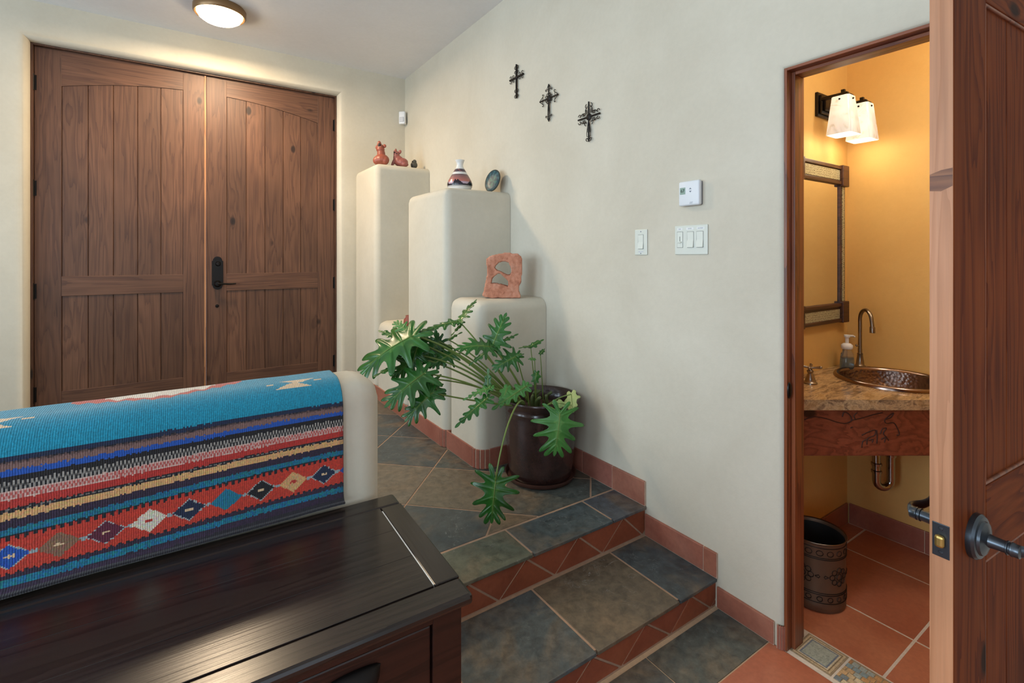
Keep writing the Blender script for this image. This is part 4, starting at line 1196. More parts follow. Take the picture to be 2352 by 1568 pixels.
    rb = NB(); tube(rb, [base+(X*x+Z*(zf(x, 0, 0)+.002))*L for x in (0, .2, .4, .6, .8)], [.0024, .002, .0016, .0012, .0007], 6)
    link('midrib', rb, M['stem'], o, smooth=True)
    return o
def petiole(p0, p1, lift=.08, r=.0042, mat='stem', side=V((0, 0, 0))):
    p0, p1 = V(p0), V(p1); m = (p0+p1)/2+V((0, 0, lift))+side
    bm = NB(); pts = bez(p0, p0.lerp(m, .7), p1.lerp(m, .7), p1, 14)
    tube(bm, pts, [r*(1.25-.45*i/14) for i in range(15)], 8); link('petiole', bm, M[mat], plant, smooth=True)
crown = at(1190, 925, 2.46)
def org(dx=0, dy=0, dz=0): return V((PC.x+dx, PC.y+dy, LZ+.355+dz))
vwn = -FW
leaves = [
 # (base u,v,k) (tip u,v,k) normal(camera right, up, toward camera) wid mat droop lift origin-offset seed
 ((1054,737,2.42), (1092,683,2.50), (-.6,.5,.5), .6, 'leaf', .1, .03, 1),
 ((1054,738,2.42), (968,752,2.34), (.1,.9,.25), .45, 'leaf', .15, .03, 2),
 ((950,770,2.30), (803,848,2.22), (-.15,.75,.6), .85, 'leaf', .30, .05, 3),
 ((938,762,2.34), (903,735,2.40), (.0,.7,.7), .8, 'leaf2', .1, .05, 4),
 ((962,815,2.36), (897,868,2.32), (-.2,.3,-.9), .95, 'leaf', .1, .05, 5),
 ((1010,785,2.44), (958,835,2.40), (.2,.3,.9), .9, 'leaf', .25, .05, 6),
 ((975,857,2.22), (880,925,2.10), (-.1,.55,.8), .95, 'leaf', .25, .02, 7),
 ((993,902,2.20), (925,965,2.14), (-.35,.3,.85), .95, 'leaf', .2, -.02, 8),
 ((985,870,2.30), (1022,915,2.30), (.3,.1,.9), .8, 'leaf', .2, .0, 9),
 ((1130,797,2.30), (1163,716,2.36), (-.25,.25,.9), .75, 'leaf', .05, .04, 10),
 ((1130,798,2.30), (1190,762,2.34), (-.2,.8,.5), .35, 'leaf', .1, .04, 11),
 ((1126,796,2.28), (1052,789,2.20), (.05,.75,.6), .8, 'leaf', .3, .04, 12),
 ((1112,812,2.32), (1075,838,2.32), (-.2,.7,.6), .45, 'leaf', .1, .03, 13),
 ((1186,818,2.36), (1133,845,2.30), (.2,.45,.85), .85, 'leaf', .3, .03, 14),
 ((1186,816,2.36), (1204,812,2.36), (.2,.45,.85), .7, 'leaf', .2, .03, 15),
 ((1219,795,2.40), (1249,777,2.42), (.1,.85,.4), .7, 'leaf', .1, .03, 16),
 ((1219,796,2.40), (1192,795,2.36), (-.1,.85,.4), .5, 'leaf', .2, .03, 17),
 ((1241,812,2.42), (1252,800,2.44), (.3,.4,.8), .9, 'leaf', .1, .03, 18),
 ((1228,824,2.40), (1213,824,2.38), (0,.7,.6), .8, 'leaf2', .1, .02, 19),
 ((1232,856,2.40), (1228,884,2.38), (.1,.1,.95), 1.1, 'leaf', .2, .02, 20),
 ((1120,895,2.24), (1121,845,2.26), (-.15,.1,.95), .55, 'leaf', .05, .0, 21),
 ((1128,890,2.22), (1062,912,2.18), (.05,.8,.5), .35, 'leaf2', .2, .02, 22),
 ((1120,914,2.18), (1042,978,2.10), (-.5,.45,.7), .42, 'leaf', .1, .04, 23),
 ((1165,890,2.26), (1150,935,2.20), (.1,.4,.9), .7, 'leaf2', .2, .02, 24),
 ((1210,886,2.28), (1130,938,2.18), (.2,.6,.7), .35, 'leaf2', .1, .03, 25),
 ((1286,950,2.24), (1276,1052,2.20), (.1,.25,.95), 1.15, 'leaf2', .25, .04, 26),
 ((1312,905,2.36), (1316,945,2.28), (-.4,.4,.8), 1.0, 'leaf3', .1, .02, 27),
 ((1275,925,2.30), (1325,930,2.30), (0,.7,.7), .55, 'leaf3', .2, .02, 28),
 ((1138,1104,1.98), (1127,1206,1.94), (-.1,.3,.9), 1.15, 'leaf', .15, .0, 29),
 ((1030,780,2.44), (1062,760,2.48), (0,.8,.5), .3, 'leaf', .1, .04, 30),
 ((905,772,2.36), (868,756,2.40), (0,.8,.5), .6, 'leaf', .1, .04, 31),
 ((925,812,2.36), (880,822,2.36), (0,.4,.8), .9, 'leaf', .2, .04, 32),
 ((1060,745,2.44), (1035,770,2.4), (0,.8,.5), .3, 'leaf', .1, .04, 33),
 ((1000,828,2.42), (1008,762,2.46), (.2,.2,.9), .95, 'leaf', .2, .04, 34),
 ((1040,812,2.42), (985,838,2.36), (.1,.6,.8), .8, 'leaf', .2, .04, 35),
 ((890,800,2.30), (838,838,2.26), (-.3,.6,.8), .8, 'leaf', .25, .04, 36),
 ((965,780,2.36), (935,862,2.30), (-.4,.2,.9), .9, 'leaf', .2, .04, 37),
 ((905,845,2.24), (858,858,2.16), (-.1,.8,.5), .5, 'leaf', .2, .04, 38),
 ((968,762,2.36), (1008,748,2.42), (0,.8,.5), .6, 'leaf', .2, .04, 39),
]
for n_, (bp, tp, nv, wid, mt, dr, lift, sd) in enumerate(leaves):
    B_, T_ = at(*bp), at(*tp); nrm_ = RT*nv[0]+UP*nv[1]-FW*nv[2]
    leaf(B_, T_, nrm_, wid, mt, dr, sd, (T_-B_).length < .115)
pet = [((1190,925,2.47), (1054,737,2.42), .05, .0042), ((1185,925,2.46), (950,770,2.30), .10, .0050), ((1180,925,2.46), (938,762,2.34), .09, .0045), ((1182,928,2.46), (962,815,2.36), .08, .0045),
 ((1192,925,2.48), (1010,785,2.44), .07, .0042), ((1180,930,2.44), (975,857,2.22), .05, .0042), ((1185,932,2.42), (993,902,2.20), -.01, .0040), ((1185,925,2.47), (985,870,2.30), .05, .004),
 ((1212,922,2.47), (1130,797,2.30), .05, .0050), ((1200,925,2.45), (1112,812,2.32), .02, .0050), ((1215,925,2.50), (1186,818,2.36), .01, .0032), ((1232,925,2.50), (1219,795,2.40), .0, .0026),
 ((1248,925,2.52), (1241,812,2.42), .02, .0024), ((1232,930,2.50), (1228,824,2.40), .0, .0024), ((1230,932,2.50), (1232,856,2.40), .0, .0024), ((1200,928,2.42), (1120,895,2.24), .02, .0036),
 ((1205,932,2.42), (1128,890,2.22), .03, .0036), ((1205,935,2.42), (1165,890,2.26), .03, .0030), ((1215,935,2.42), (1210,886,2.28), .03, .0030), ((1240,938,2.40), (1286,950,2.24), .035, .0040),
 ((1250,936,2.42), (1312,905,2.36), .02, .0034), ((1245,938,2.42), (1275,925,2.30), .01, .0030), ((1180,926,2.46), (905,772,2.36), .10, .0042), ((1180,930,2.46), (925,812,2.36), .07, .0042), ((1190,926,2.48), (1030,780,2.44), .07, .004)]
for p0, p1, lift, r_ in pet: petiole(at(*p0), at(*p1), lift, r_)
bm = NB(); pts = bez(at(1205,930,2.40), at(1200,895,2.20), at(1160,950,2.02), at(1138,1104,1.98), 16); tube(bm, pts, [.0045-.0015*i/16 for i in range(17)], 8); link('petiole', bm, M['stem'], plant, smooth=True)
bm = NB(); rr_ = random.Random(3)
for k in range(7):
    a = rr_.uniform(0, 6.28); q = org(.05*math.cos(a)-.02, .05*math.sin(a)-.02, -.02)
    tube(bm, bez(q, q+V((0, 0, .05)), q+V((-.02, 0, .08)), q+V((rr_.uniform(-.06, .03), rr_.uniform(-.04, .02), .10)), 8), .008, 8)
link('crown', bm, M['stem2'], plant, smooth=True)
# ================================================================== POWDER ROOM DOOR (open, hinged right)
hv = V((.9966, -.082, 0)); nv_ = V((-.082, -.9966, 0))     # along the leaf toward the hinge, outward (hall) normal
P2_ = CAM.copy(); P2_.z = 0; P2_ += V((1.131, .283, 0))
Md = Matrix(((hv.x, nv_.x, 0, P2_.x), (hv.y, nv_.y, 0, P2_.y), (0, 0, 1, 0), (0, 0, 0, 1)))  # local: x along leaf, y out of the hall face, z up
DWd, DTh, DH = .612, .035, 2.015
def dpart(name, boxes, m, par=None, bev=.002, **k):
    bm = NB()
    for a, b_ in boxes: box(bm, a, b_, 0, bev)
    bm.transform(Md); return link(name, bm, m, par, **k)
bm = NB(); box(bm, (.003, -DTh+.003, .012), (DWd-.003, -.010, DH)); bm.transform(Md)
D3 = struct('door_3', bm, M['bath_v'])
st = .143
for x0, x1 in ((0, st), (DWd-st, DWd)): dpart('stile', [((x0, -DTh, .010), (x1, 0, DH))], M['bath_v'], D3)
dpart('edge_strip', [((-.0012, -DTh+.0008, .010), (.0005, -.0008, DH))], M['edge'], D3, 0)
bm = NB(); q_ = [(-DTh+.001, 1.502), (-DTh/2, 1.500), (-.001, 1.508), (-.001, 1.540), (-DTh/2, 1.538), (-DTh+.001, 1.532)]
v_ = [bm.verts.new((-.0014, a, z)) for a, z in q_]; w_ = [bm.verts.new((-.0010, a, z)) for a, z in q_]; bm.faces.new(v_)
for k in range(6): bm.faces.new([v_[k], v_[(k+1)%6], w_[(k+1)%6], w_[k]])
bm.transform(Md); link('edge_knot', bm, M['edgeknot'], D3)
for z0, z1 in ((.010, .24), (.80, .943), (1.87, DH)): dpart('rail', [((st, -DTh, z0), (DWd-st, 0, z1))], M['bath_h'], D3)
for z0, z1, nm in ((.943, 1.87, 'upper_panel'), (.24, .80, 'lower_panel')):
    bw = []; x = st
    ws = [.0255] + [(DWd-2*st-.0255)/3]*3
    for w in ws:
        bw.append(((x+.0012, -.011, z0+.002), (x+w-.0012, -.0065, z1-.002))); x += w
    bw.append(((st, -.0105, z0), (DWd-st, -.009, z1)))
    dpart(nm, bw, M['bath_v'], D3, .001)
    dpart('moulding', [((st, -.009, z0), (st+.006, -.001, z1)), ((st, -.009, z0), (DWd-st, -.001, z0+.007)), ((st, -.009, z1-.006), (DWd-st, -.001, z1)), ((DWd-st-.006, -.009, z0), (DWd-st, -.001, z1))], M['jamb_v'], D3, .0025)
lp = dpart('latch_plate', [((-.0028, -DTh/2-.0125, .842), (-.0010, -DTh/2+.0125, .902))], M['dk'], D3, .0008)
dpart('latch_bolt', [((-.0125, -DTh/2-.007, .861), (-.002, -DTh/2+.007, .883))], M['brass'], lp, .0045)
for z in (.8505, .8935):
    bm = NB(); lathe(bm, [(0, .0012), (.003, .001), (.0036, 0)], (0, 0, 0), 12, Matrix.Rotation(-PI/2, 3, 'Y'))
    bm.transform(Md @ Matrix.Translation((-.0028, -DTh/2, z))); link('screw', bm, M['dk'], lp)
def lever(side):
    s = 1 if side > 0 else -1; y0 = 0 if s > 0 else -DTh; x, z = .0864, .866
    T = Md @ Matrix.Translation((x, y0, z)) @ Matrix.Diagonal((1, s, 1, 1))
    bm = NB(); lathe(bm, [(.0405, 0), (.0405, .008), (.037, .012), (.031, .013), (.029, .017), (.019, .020), (.013, .022), (0, .022)], (0, 0, 0), 40, Matrix.Rotation(-PI/2, 3, 'X'))
    bm.transform(T); ro = link('rosette', bm, M['dk'], D3, smooth=True, angle=35)
    bm = NB(); lathe(bm, [(.0125, .02), (.011, .03), (.0105, .044), (.0125, .045), (.0125, .047), (.0108, .048), (.0108, .050), (.0125, .051), (.0125, .053), (.0115, .055), (.0115, .062), (0, .064)], (0, 0, 0), 24, Matrix.Rotation(-PI/2, 3, 'X'))
    pts = bez((0, .056, 0), (.008, .070, 0), (.03, .078, -.002), (.055, .070, -.004), 8) + bez((.055, .070, -.004), (.075, .062, -.004), (.095, .062, 0), (.118, .070, .004), 8)[1:]
    # flattened bar
    for i in range(len(pts)-1):
        pass
    ring = []
    for i, p_ in enumerate(pts):
        d = (pts[min(i+1, len(pts)-1)]-pts[max(i-1, 0)]).normalized(); sd = V((-d.y, d.x, 0)); t_ = i/(len(pts)-1)
        hh, ww = .0105-.002*t_, .006-.002*t_
        ring.append([bm.verts.new(p_+sd*ww*math.cos(a)*1+V((0, 0, hh*math.sin(a)))) for a in [2*PI*k/12 for k in range(12)]])
    for i in range(len(ring)-1):
        for k in range(12): bm.faces.new([ring[i][k], ring[i][(k+1)%12], ring[i+1][(k+1)%12], ring[i+1][k]])
    bm.faces.new(ring[0]); bm.faces.new(ring[-1])
    bm.transform(T); link('lever', bm, M['dk'], ro, smooth=True, angle=50)
lever(1); lever(-1)
for z in (.25, 1.02, 1.78):
    bm = NB(); tube(bm, [(DWd+.003, .004, z-.045), (DWd+.003, .004, z+.045)], .006, 10); bm.transform(Md); link('hinge', bm, M['bronze'], D3)
# ================================================================== VANITY
CZ = .83; k0 = 1.884
cam2 = V((CAM.x, CAM.y, 0))
def pf(k, x=None, y=None):   # point on the front line (depth k) at given x or y
    b0 = cam2+FW*k
    t = (x-b0.x)/RT.x if x is not None else (y-b0.y)/RT.y
    return b0+RT*t
def counter_poly(k, inset_=0):
    a = pf(k, x=.127); c_ = pf(k, x=BX1-.001)
    return [(.127, BY1-.001), (a.x, a.y), (c_.x, c_.y), (BX1-.001, BY1-.001)] if a.y < BY1-.001 else [(pf(k, y=BY1-.001).x, BY1-.001), (c_.x, c_.y), (BX1-.001, BY1-.001)]
van = empty('vanity_counter', (.75, .95, CZ-.04), 'veined granite corner counter with a carved wooden apron in the powder room', 'vanity')
SC_ = V((.872, .868, CZ)); SR = .218
bm = NB(); P = counter_poly(k0); n_ = 64
# slab with a round hole: top and bottom built as fan strips between the hole and the outline
def ray_poly(c_, a, P):
    d = (math.cos(a), math.sin(a)); best = 9
    for i in range(len(P)):
        p_, q = P[i], P[(i+1)%len(P)]; ex, ey = q[0]-p_[0], q[1]-p_[1]; den = d[0]*ey-d[1]*ex
        if abs(den) < 1e-9: continue
        t = ((p_[0]-c_.x)*ey-(p_[1]-c_.y)*ex)/den; s = ((p_[0]-c_.x)*d[1]-(p_[1]-c_.y)*d[0])/den
        if t > 0 and -1e-6 <= s <= 1+1e-6: best = min(best, t)
    return best
angs = sorted([2*PI*i/n_ for i in range(n_)] + [math.atan2(p_[1]-SC_.y, p_[0]-SC_.x) % (2*PI) for p_ in P])
for zz in (0,):
    T_, B_, Ti, Bi = [], [], [], []
    for a in angs:
        t = ray_poly(SC_, a, P); ca, sa = math.cos(a), math.sin(a)
        T_.append(bm.verts.new((SC_.x+ca*t, SC_.y+sa*t, CZ))); B_.append(bm.verts.new((SC_.x+ca*t, SC_.y+sa*t, CZ-.04)))
        rI = min(.200, t-.004); Ti.append(bm.verts.new((SC_.x+ca*rI, SC_.y+sa*rI, CZ))); Bi.append(bm.verts.new((SC_.x+ca*rI, SC_.y+sa*rI, CZ-.04)))
    m_ = len(angs)
    for i in range(m_):
        j = (i+1) % m_
        if (T_[i].co-T_[j].co).length < 1e-7: continue
        bm.faces.new([Ti[i], T_[i], T_[j], Ti[j]]); bm.faces.new([Bi[i], Bi[j], B_[j], B_[i]]); bm.faces.new([T_[i], B_[i], B_[j], T_[j]]); bm.faces.new([Ti[i], Ti[j], Bi[j], Bi[i]])
link('countertop', bm, M['granite'], van)
# apron: carved slab following the diagonal front
ax0 = pf(k0+.02, x=.127) if pf(k0+.02, x=.127).y < BY1-.002 else pf(k0+.02, y=BY1-.002); ax1 = pf(k0+.02, x=BX1-.001)
ln_ = (ax1-ax0).length
am = Matrix.Translation(ax0) @ Matrix(((RT.x, FW.x, 0, 0), (RT.y, FW.y, 0, 0), (0, 0, 1, 0), (0, 0, 0, 1)))
bm = NB(); box(bm, (0, 0, .605), (ln_-.002, .035, CZ-.041), 0, .004, 2)
bm.transform(am); apr = link('apron', bm, M['apron'], van)
def ap(u, v): 
    w = at(u, v, k0+.02); l_ = am.inverted() @ w; return l_
bm = NB()
def groove(pl, r=.0022):
    pts = [ap(1840+x/4.237, 690+y/4.237) for x, y in pl]; tube(bm, [am @ V((p_.x, -.0003, p_.z)) for p_ in smoothpath(pts, 4)], r, 6)
for pl in [((30,1160),(120,1130),(250,1150),(340,1180),(430,1195),(490,1165),(470,1110),(420,1085),(400,1130)), ((490,1165),(600,1140),(700,1110),(790,1090)), ((530,1160),(515,1120),(545,1090)),
           ((820,1150),(870,1110),(900,1095),(870,1140),(815,1160),(830,1195),(900,1190),(940,1250),(955,1300),(930,1310)), ((590,1310),(650,1280),(720,1260),(715,1310),(650,1340),(640,1400)), ((735,1260),(740,1330),(735,1390)),
           ((770,1300),(790,1250),(830,1240),(800,1290),(830,1330),(850,1360)), ((660,1360),(700,1350),(690,1380)), ((780,1350),(820,1330),(810,1380)), ((590,1430),(600,1370),(640,1350)), ((480,1240),(500,1230))]: groove(pl, .0022)
link('carving', bm, plain('carving_line', '3a1c12', .6), apr, smooth=True)
# sink
sk = empty('sink', (SC_.x, SC_.y, CZ), 'round hammered copper drop-in sink in the granite counter', 'sink')
bm = NB(); lathe(bm, [(.196, .004), (.199, .012), (.207, .016), (.214, .014), (.218, .007), (.2185, .0005)], SC_, 72); link('rim', bm, M['copper_rim'], sk, smooth=True)
bm = NB(); lathe(bm, [(.197, .006), (.192, -.02), (.180, -.065), (.155, -.105), (.11, -.13), (.05, -.14), (.022, -.142)], SC_, 72); link('bowl', bm, M['copper'], sk, smooth=True)
bm = NB(); lathe(bm, [(.024, -.141), (.018, -.139), (0, -.140)], SC_, 24); link('drain', bm, M['bronze'], sk, smooth=True)
# faucet
b = V((1.066, 1.064, CZ))
fa = empty('faucet', b, 'tall brushed nickel gooseneck faucet at the back of the copper sink', 'faucet')
bm = NB(); lathe(bm, [(.030, .0005), (.030, .004), (.022, .008), (.018, .012), (.015, .035), (.0115, .06), (.0125, .064), (.0125, .068), (.0095, .07), (.0095, .09)], b, 24); link('base', bm, M['nickel'], fa, smooth=True, angle=50)
d = V((-.70, -.71, 0)); top = .285
pts = [b+V((0, 0, .08)), b+V((0, 0, .14)), b+V((0, 0, .20))] + [b+d*(.055-.055*math.cos(a))+V((0, 0, .235+.055*math.sin(a))) for a in [PI*k/10 for k in range(0, 10)]]
pts += [b+d*.114+V((0, 0, .225)), b+d*.116+V((0, 0, .205))]
bm = NB(); tube(bm, smoothpath(pts, 3), .0085, 14); e_ = pts[-1]; tube(bm, [e_+V((0, 0, .012)), e_+V((0, 0, .008)), e_+V((0, 0, -.018))], [.0095, .0115, .0115], 14); link('spout', bm, M['nickel'], fa, smooth=True, angle=50)
bm = NB(); tube(bm, [b+V((0, 0, .105)), b+V((-.018, .006, .107))], .003, 8); sphere(bm, b+V((-.021, .007, .108)), .006, 10); link('drain_lever', bm, M['nickel'], fa, smooth=True)
def fhandle(b, label):
    r_ = empty('water_tap', b, label, 'tap')
    bm = NB(); lathe(bm, [(.028, .0005), (.028, .005), (.021, .009), (.019, .02), (.014, .035), (.009, .045), (.013, .050), (.014, .056), (.008, .06), (.007, .07), (0, .072)], b, 24); link('base', bm, M['nickel'], r_, smooth=True, angle=50)
    bm = NB()
    for a in (.35, .35+PI/2, .35+PI, .35+3*PI/2):
        dd = V((math.cos(a), math.sin(a), .15)); c_ = b+V((0, 0, .068))
        tube(bm, [c_, c_+dd*.018, c_+dd*.030, c_+dd*.038], [.0055, .0045, .0055, .0065], 8); sphere(bm, c_+dd*.039, .0068, 10)
    link('cross_handle', bm, M['nickel'], r_, smooth=True, angle=60)
fhandle(V((.515, 1.045, CZ)), 'small nickel cross handle on the left of the granite counter')
# soap bottle
b = V((.955, 1.078, CZ))
sp = empty('soap_dispenser', b, 'clear pump soap bottle with blue liquid in the counter corner', 'soap dispenser')
bm = NB(); lathe(bm, [(.0, .001), (.034, .001), (.037, .006), (.036, .04), (.031, .075), (.024, .088), (.022, .098), (.022, .103)], b, 28)
for v in bm.verts: v.co.y = b.y+(v.co.y-b.y)*.8
link('bottle', bm, M['bottle'], sp, smooth=True)
bm = NB(); lathe(bm, [(.0, .003), (.032, .003), (.0345, .008), (.0335, .04), (.031, .055), (0, .055)], b, 28)
for v in bm.verts: v.co.y = b.y+(v.co.y-b.y)*.8
link('soap', bm, M['soap'], sp, smooth=True)
bm = NB(); lathe(bm, [(.0, .100), (.023, .100), (.025, .106), (.025, .118), (.016, .126), (.008, .128), (.008, .155), (.013, .157), (.013, .168), (0, .170)], b, 24)
tube(bm, [b+V((0, 0, .163)), b+RT*.03+V((0, 0, .163)), b+RT*.038+V((0, 0, .158))], [.006, .0045, .004], 8); link('pump', bm, M['pump'], sp, smooth=True, angle=50)
# drain pipe under the sink
c = at(2046, 700, 2.30); c.z = 0
pd = empty('drain_pipe', (c.x, c.y, .28), 'chrome curved drain pipe hanging under the vanity apron', 'pipe')
R_ = .034; a_ = c; zc = .330
u_ = [a_+V((0, 0, .70)), a_+V((0, 0, .55)), a_+V((0, 0, .42)), a_+V((0, 0, zc))]
arcp = [a_-RT*(R_-R_*math.cos(t))+V((0, 0, zc-R_*math.sin(t))) for t in [PI*k/10 for k in range(1, 11)]]
l_ = a_-RT*2*R_
pts = u_+arcp+[l_+V((0, 0, zc+.05)), l_+V((0, 0, .45)), l_+V((0, 0, .49))+FW*.01, l_+V((0, 0, .51))+FW*.05, V((BX1-.002, l_.y+FW.y*.05, .515))]
bm = NB(); tube(bm, pts, [.0165]*len(pts), 18); link('trap', bm, M['chrome'], pd, smooth=True, angle=50)
for q, z in ((a_, .44), (l_, .40), (l_, .365)):
    bm = NB(); lathe(bm, [(.017, 0), (.021, .001), (.022, .012), (.017, .014)], q+V((0, 0, z)), 18); link('slip_nut', bm, M['chrome'], pd, smooth=True, angle=40)
# trash can
c = V((.385, .968, 0))
tc = empty('trash_can', c, 'embossed bronze metal waste basket standing on the tiles below the vanity', 'trash can')
bm = NB(); lathe(bm, [(0, .002), (.104, .002), (.107, .006), (.107, .03), (.106, .034), (.107, .262), (.1105, .266), (.109, .2685), (.106, .266), (.104, .26), (.102, .01), (0, .008)], c, 56); link('can_body', bm, M['canmetal'], tc, smooth=True, angle=40)
bm = NB(); lathe(bm, [(.1035, .255), (.1015, .012), (0, .0095)], c, 56); link('liner', bm, M['black'], tc, smooth=True)
bm = NB(); lathe(bm, [(.1075, .2655), (.1112, .268), (.110, .2705), (.106, .268)], c, 56); link('rolled_rim', bm, M['nickel'], tc, smooth=True)
bm = NB()
def cyl(a, z, r=.1078): return c+V((r*math.cos(a), r*math.sin(a), z))
def ringl(z, r=.0014): tube(bm, [cyl(2*PI*k/60, z) for k in range(61)], r, 5, cap=False)
for z in (.214, .208, .078, .071, .040, .252): ringl(z)
fa0 = math.atan2(-FW.y, -FW.x)+.30
for k in range(18):
    a = fa0+2*PI*k/18
    tube(bm, [cyl(a+.11*math.cos(t), .232+.010*math.sin(t)) for t in [2*PI*i/12 for i in range(13)]], .0013, 5)
    tube(bm, [cyl(a+.09*math.cos(t), .055+.009*math.sin(t)) for t in [2*PI*i/12 for i in range(13)]], .0013, 5)
for f_ in range(5):
    a = fa0+2*PI*f_/5
    for p_ in range(8):
        t0 = p_*PI/4; cy, cz = .030*math.cos(t0), .026*math.sin(t0)
        tube(bm, [cyl(a+(cy+.010*math.cos(t))/.107, .142+cz+.010*math.sin(t)) for t in [2*PI*i/10 for i in range(11)]], .0014, 5)
    tube(bm, [cyl(a+.012*math.cos(t)/.107, .142+.012*math.sin(t)) for t in [2*PI*i/10 for i in range(11)]], .0016, 5)
    for s in (-1, 1): tube(bm, [cyl(a+s*.044/.107, .142), cyl(a+s*.056/.107, .148), cyl(a+s*.060/.107, .142), cyl(a+s*.056/.107, .136), cyl(a+s*.044/.107, .142)], .0013, 5)
link('embossing', bm, M['candark'], tc)
# mirror
mx0, mx1, mz0, mz1 = .545, 1.055, 1.05, 1.842; yM = BY1
mr = empty('wall_mirror', ((mx0+mx1)/2, yM, mz0), 'dark wood framed mirror with patterned tin inlays above the counter', 'mirror')
ry = .03; rw, sw_ = .098, .052
bm = NB(); box(bm, (mx0+.03, yM-.012, mz0+.03), (mx1-.03, yM-.008, mz1-.03)); link('glass', bm, M['mirror'], mr)
def mbox(name, a, b_, m=M['mirrorwood'], bev=.003):
    bm = NB(); box(bm, a, b_, 0, bev); return link(name, bm, m, mr)
zt0 = mz1-rw; 
for z0, z1 in ((zt0, mz1-.004), (mz0+.004, mz0+rw)):
    mbox('frame_rail', (mx0, yM-.018, z0), (mx1, yM-.0005, z1))
    mbox('frame_lip', (mx0, yM-.026, z0), (mx1-.06, yM-.018, z0+.018)); mbox('frame_lip', (mx0, yM-.026, z1-.018), (mx1-.06, yM-.018, z1))
    if z0 > 1.4: mbox('tin_inlay', (mx0+.06, yM-.0205, z0+.022), (mx1-.068, yM-.018, z1-.022), M['tin'], 0)
    else: mbox('tin_inlay', (mx0+.06, yM-.0205, z0+.018), (mx1-.068, yM-.018, z1-.030), M['tin'], 0)
for x0, x1 in ((mx0+.008, mx0+.008+sw_), (mx1-.008-sw_, mx1-.008)):
    mbox('frame_stile', (x0, yM-.020, mz0+rw), (x1, yM-.0005, zt0)); mbox('tin_inlay', (x0+.016, yM-.0225, mz0+rw+.01), (x1-.014, yM-.020, zt0-.01), M['tin'], 0)
for x0, x1 in ((mx0-.004, mx0+.065), (mx1-.060, mx1+.006)):
    mbox('corner_block', (x0, yM-.034, zt0-.008), (x1, yM-.0005, mz1+.0)); mbox('corner_block', (x0, yM-.034, mz0-.0), (x1, yM-.0005, mz0+rw+.008))
# sconce
sx, sz = .872, 2.115
sco = empty('wall_sconce', (sx, BY1, sz), 'bronze wall lamp with two square alabaster shades above the mirror', 'wall lamp')
bm = NB(); box(bm, (sx-.10, BY1-.014, sz-.058), (sx+.10, BY1-.0005, sz+.058), 0, .003); box(bm, (sx-.085, BY1-.024, sz-.045), (sx+.085, BY1-.014, sz+.045), 0, .003); box(bm, (sx-.065, BY1-.034, sz-.030), (sx+.065, BY1-.024, sz+.030), 0, .003); link('back_plate', bm, M['bronze'], sco)
yS = 1.02; zt = 2.118
for s in (-1, 1):
    x = sx+s*.10
    bm = NB(); box(bm, (x-.012, yS-.02, zt+.006), (x+.012, BY1-.03, zt+.020), 0, .002); box(bm, (x-.030, yS-.030, zt+.002), (x+.030, yS+.030, zt+.010), 0, .002); box(bm, (x-.008, yS-.008, zt+.010), (x+.008, yS+.008, zt+.034), 0, .002); link('arm', bm, M['bronze'], sco)
    bm = NB(); h = .175; t_, b_ = .036, .053; rg = []
    for w, z in ((t_, zt), (b_, zt-h)): rg.append([bm.verts.new((x+a*w, yS+c_*w, z)) for a, c_ in ((-1,-1),(1,-1),(1,1),(-1,1))])
    for k in range(4): bm.faces.new([rg[0][k], rg[0][(k+1)%4], rg[1][(k+1)%4], rg[1][k]])
    bm.faces.new(rg[0])
    bmesh.ops.bevel(bm, geom=[e for e in bm.edges if abs(e.verts[0].co.z-e.verts[1].co.z) > .01], offset=.006, segments=3, affect='EDGES')
    o_ = link('lamp_shade', bm, M['alab'], sco, smooth=True, angle=30); md = o_.modifiers.new('t', 'SOLIDIFY'); md.thickness = .003; md.offset = -1
    bm = NB()
    for a, c_ in ((-1, 0), (1, 0), (0, -1), (0, 1)): sphere(bm, (x+a*.0395, yS+c_*.0395, zt-.016), .0045, 8)
    link('set_screw', bm, M['bronze'], sco)
    bm = NB(); sphere(bm, (x, yS, zt-.115), (.022, .022, .03), 16); link('bulb', bm, M['bulb'], sco, smooth=True)
    ld = bpy.data.lights.new('sconce_glow', 'POINT'); ld.energy = 1.0; ld.color = (1, .82, .58); ld.shadow_soft_size = .03
    lo = bpy.data.objects.new('sconce_glow', ld); COL.objects.link(lo); lo.parent = sco; lo.location = (x-sx, yS-BY1, zt-.185-sz)
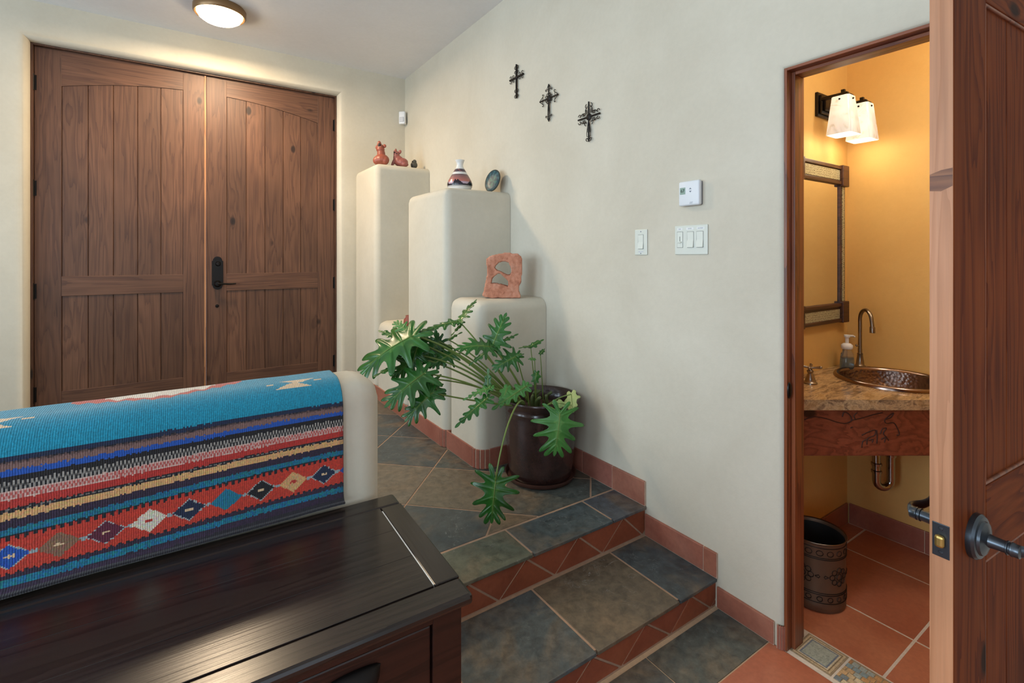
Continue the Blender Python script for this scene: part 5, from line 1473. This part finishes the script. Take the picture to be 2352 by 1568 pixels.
# ================================================================== LIGHT
def area(name, loc, target, sx, sy, e, col, portal=False):
    ld = bpy.data.lights.new(name, 'AREA'); ld.shape = 'RECTANGLE'; ld.size = sx; ld.size_y = sy; ld.energy = e; ld.color = col
    o = bpy.data.objects.new(name, ld); COL.objects.link(o); o.location = loc
    o.rotation_euler = (V(target)-V(loc)).to_track_quat('-Z', 'Y').to_euler()
    return o
DAY = (.69, .86, 1.0)
for (w0, w1, a, b_), e_ in zip(WL, (50, 62, 36)): area('window_daylight', (XL-.28, (w0+w1)/2, (a+b_)/2), (0, (w0+w1)/2, (a+b_)/2+1.1), w1-w0, b_-a, e_*(w1-w0), DAY)  # the third one shines through the added opening
for w0, w1, a, b_ in WR: area('window_daylight', ((w0+w1)/2, YB-.28, (a+b_)/2), ((w0+w1)/2, 3, (a+b_)/2), w1-w0, b_-a, 8*(w1-w0), DAY)
lo = area('ceiling_lamp_glow', (-1.55, 3.87, ZC-.112), (-1.55, 3.87, 0), .30, .30, 38, (1, .76, .51)); lo.data.shape = 'DISK'
for nm, lc, e_, c_ in (('powder_room_fill', (.50, .35, 2.42), 17, (1, .90, .74)), ('hall_fill', (-3.0, .6, 2.7), 5, (1, .90, .78))):  # unseen point lights without fixtures, added to brighten powder room and hall
    ld = bpy.data.lights.new(nm, 'POINT'); ld.energy = e_; ld.color = c_; ld.shadow_soft_size = .12
    lo = bpy.data.objects.new(nm, ld); COL.objects.link(lo); lo.location = lc
w = bpy.data.worlds.new('sky'); SC.world = w; w.use_nodes = True
w.node_tree.nodes['Background'].inputs[0].default_value = (.72, .84, 1, 1); w.node_tree.nodes['Background'].inputs[1].default_value = 1.0
# ================================================================== CAMERA
cd = bpy.data.cameras.new('camera'); cam = bpy.data.objects.new('camera', cd); COL.objects.link(cam)
cam.location = CAM; cam.rotation_euler = (PI/2, 0, -TH)
cd.sensor_width = 36; cd.lens = FPX/2352*36; cd.shift_y = -(784-V0)/2352; cd.clip_start = .02
SC.camera = cam
SC.view_settings.view_transform = 'Standard'; SC.view_settings.look = 'None'; SC.view_settings.gamma = 1; SC.view_settings.exposure = .04
try: SC.view_settings.use_curve_mapping = False
except Exception: pass
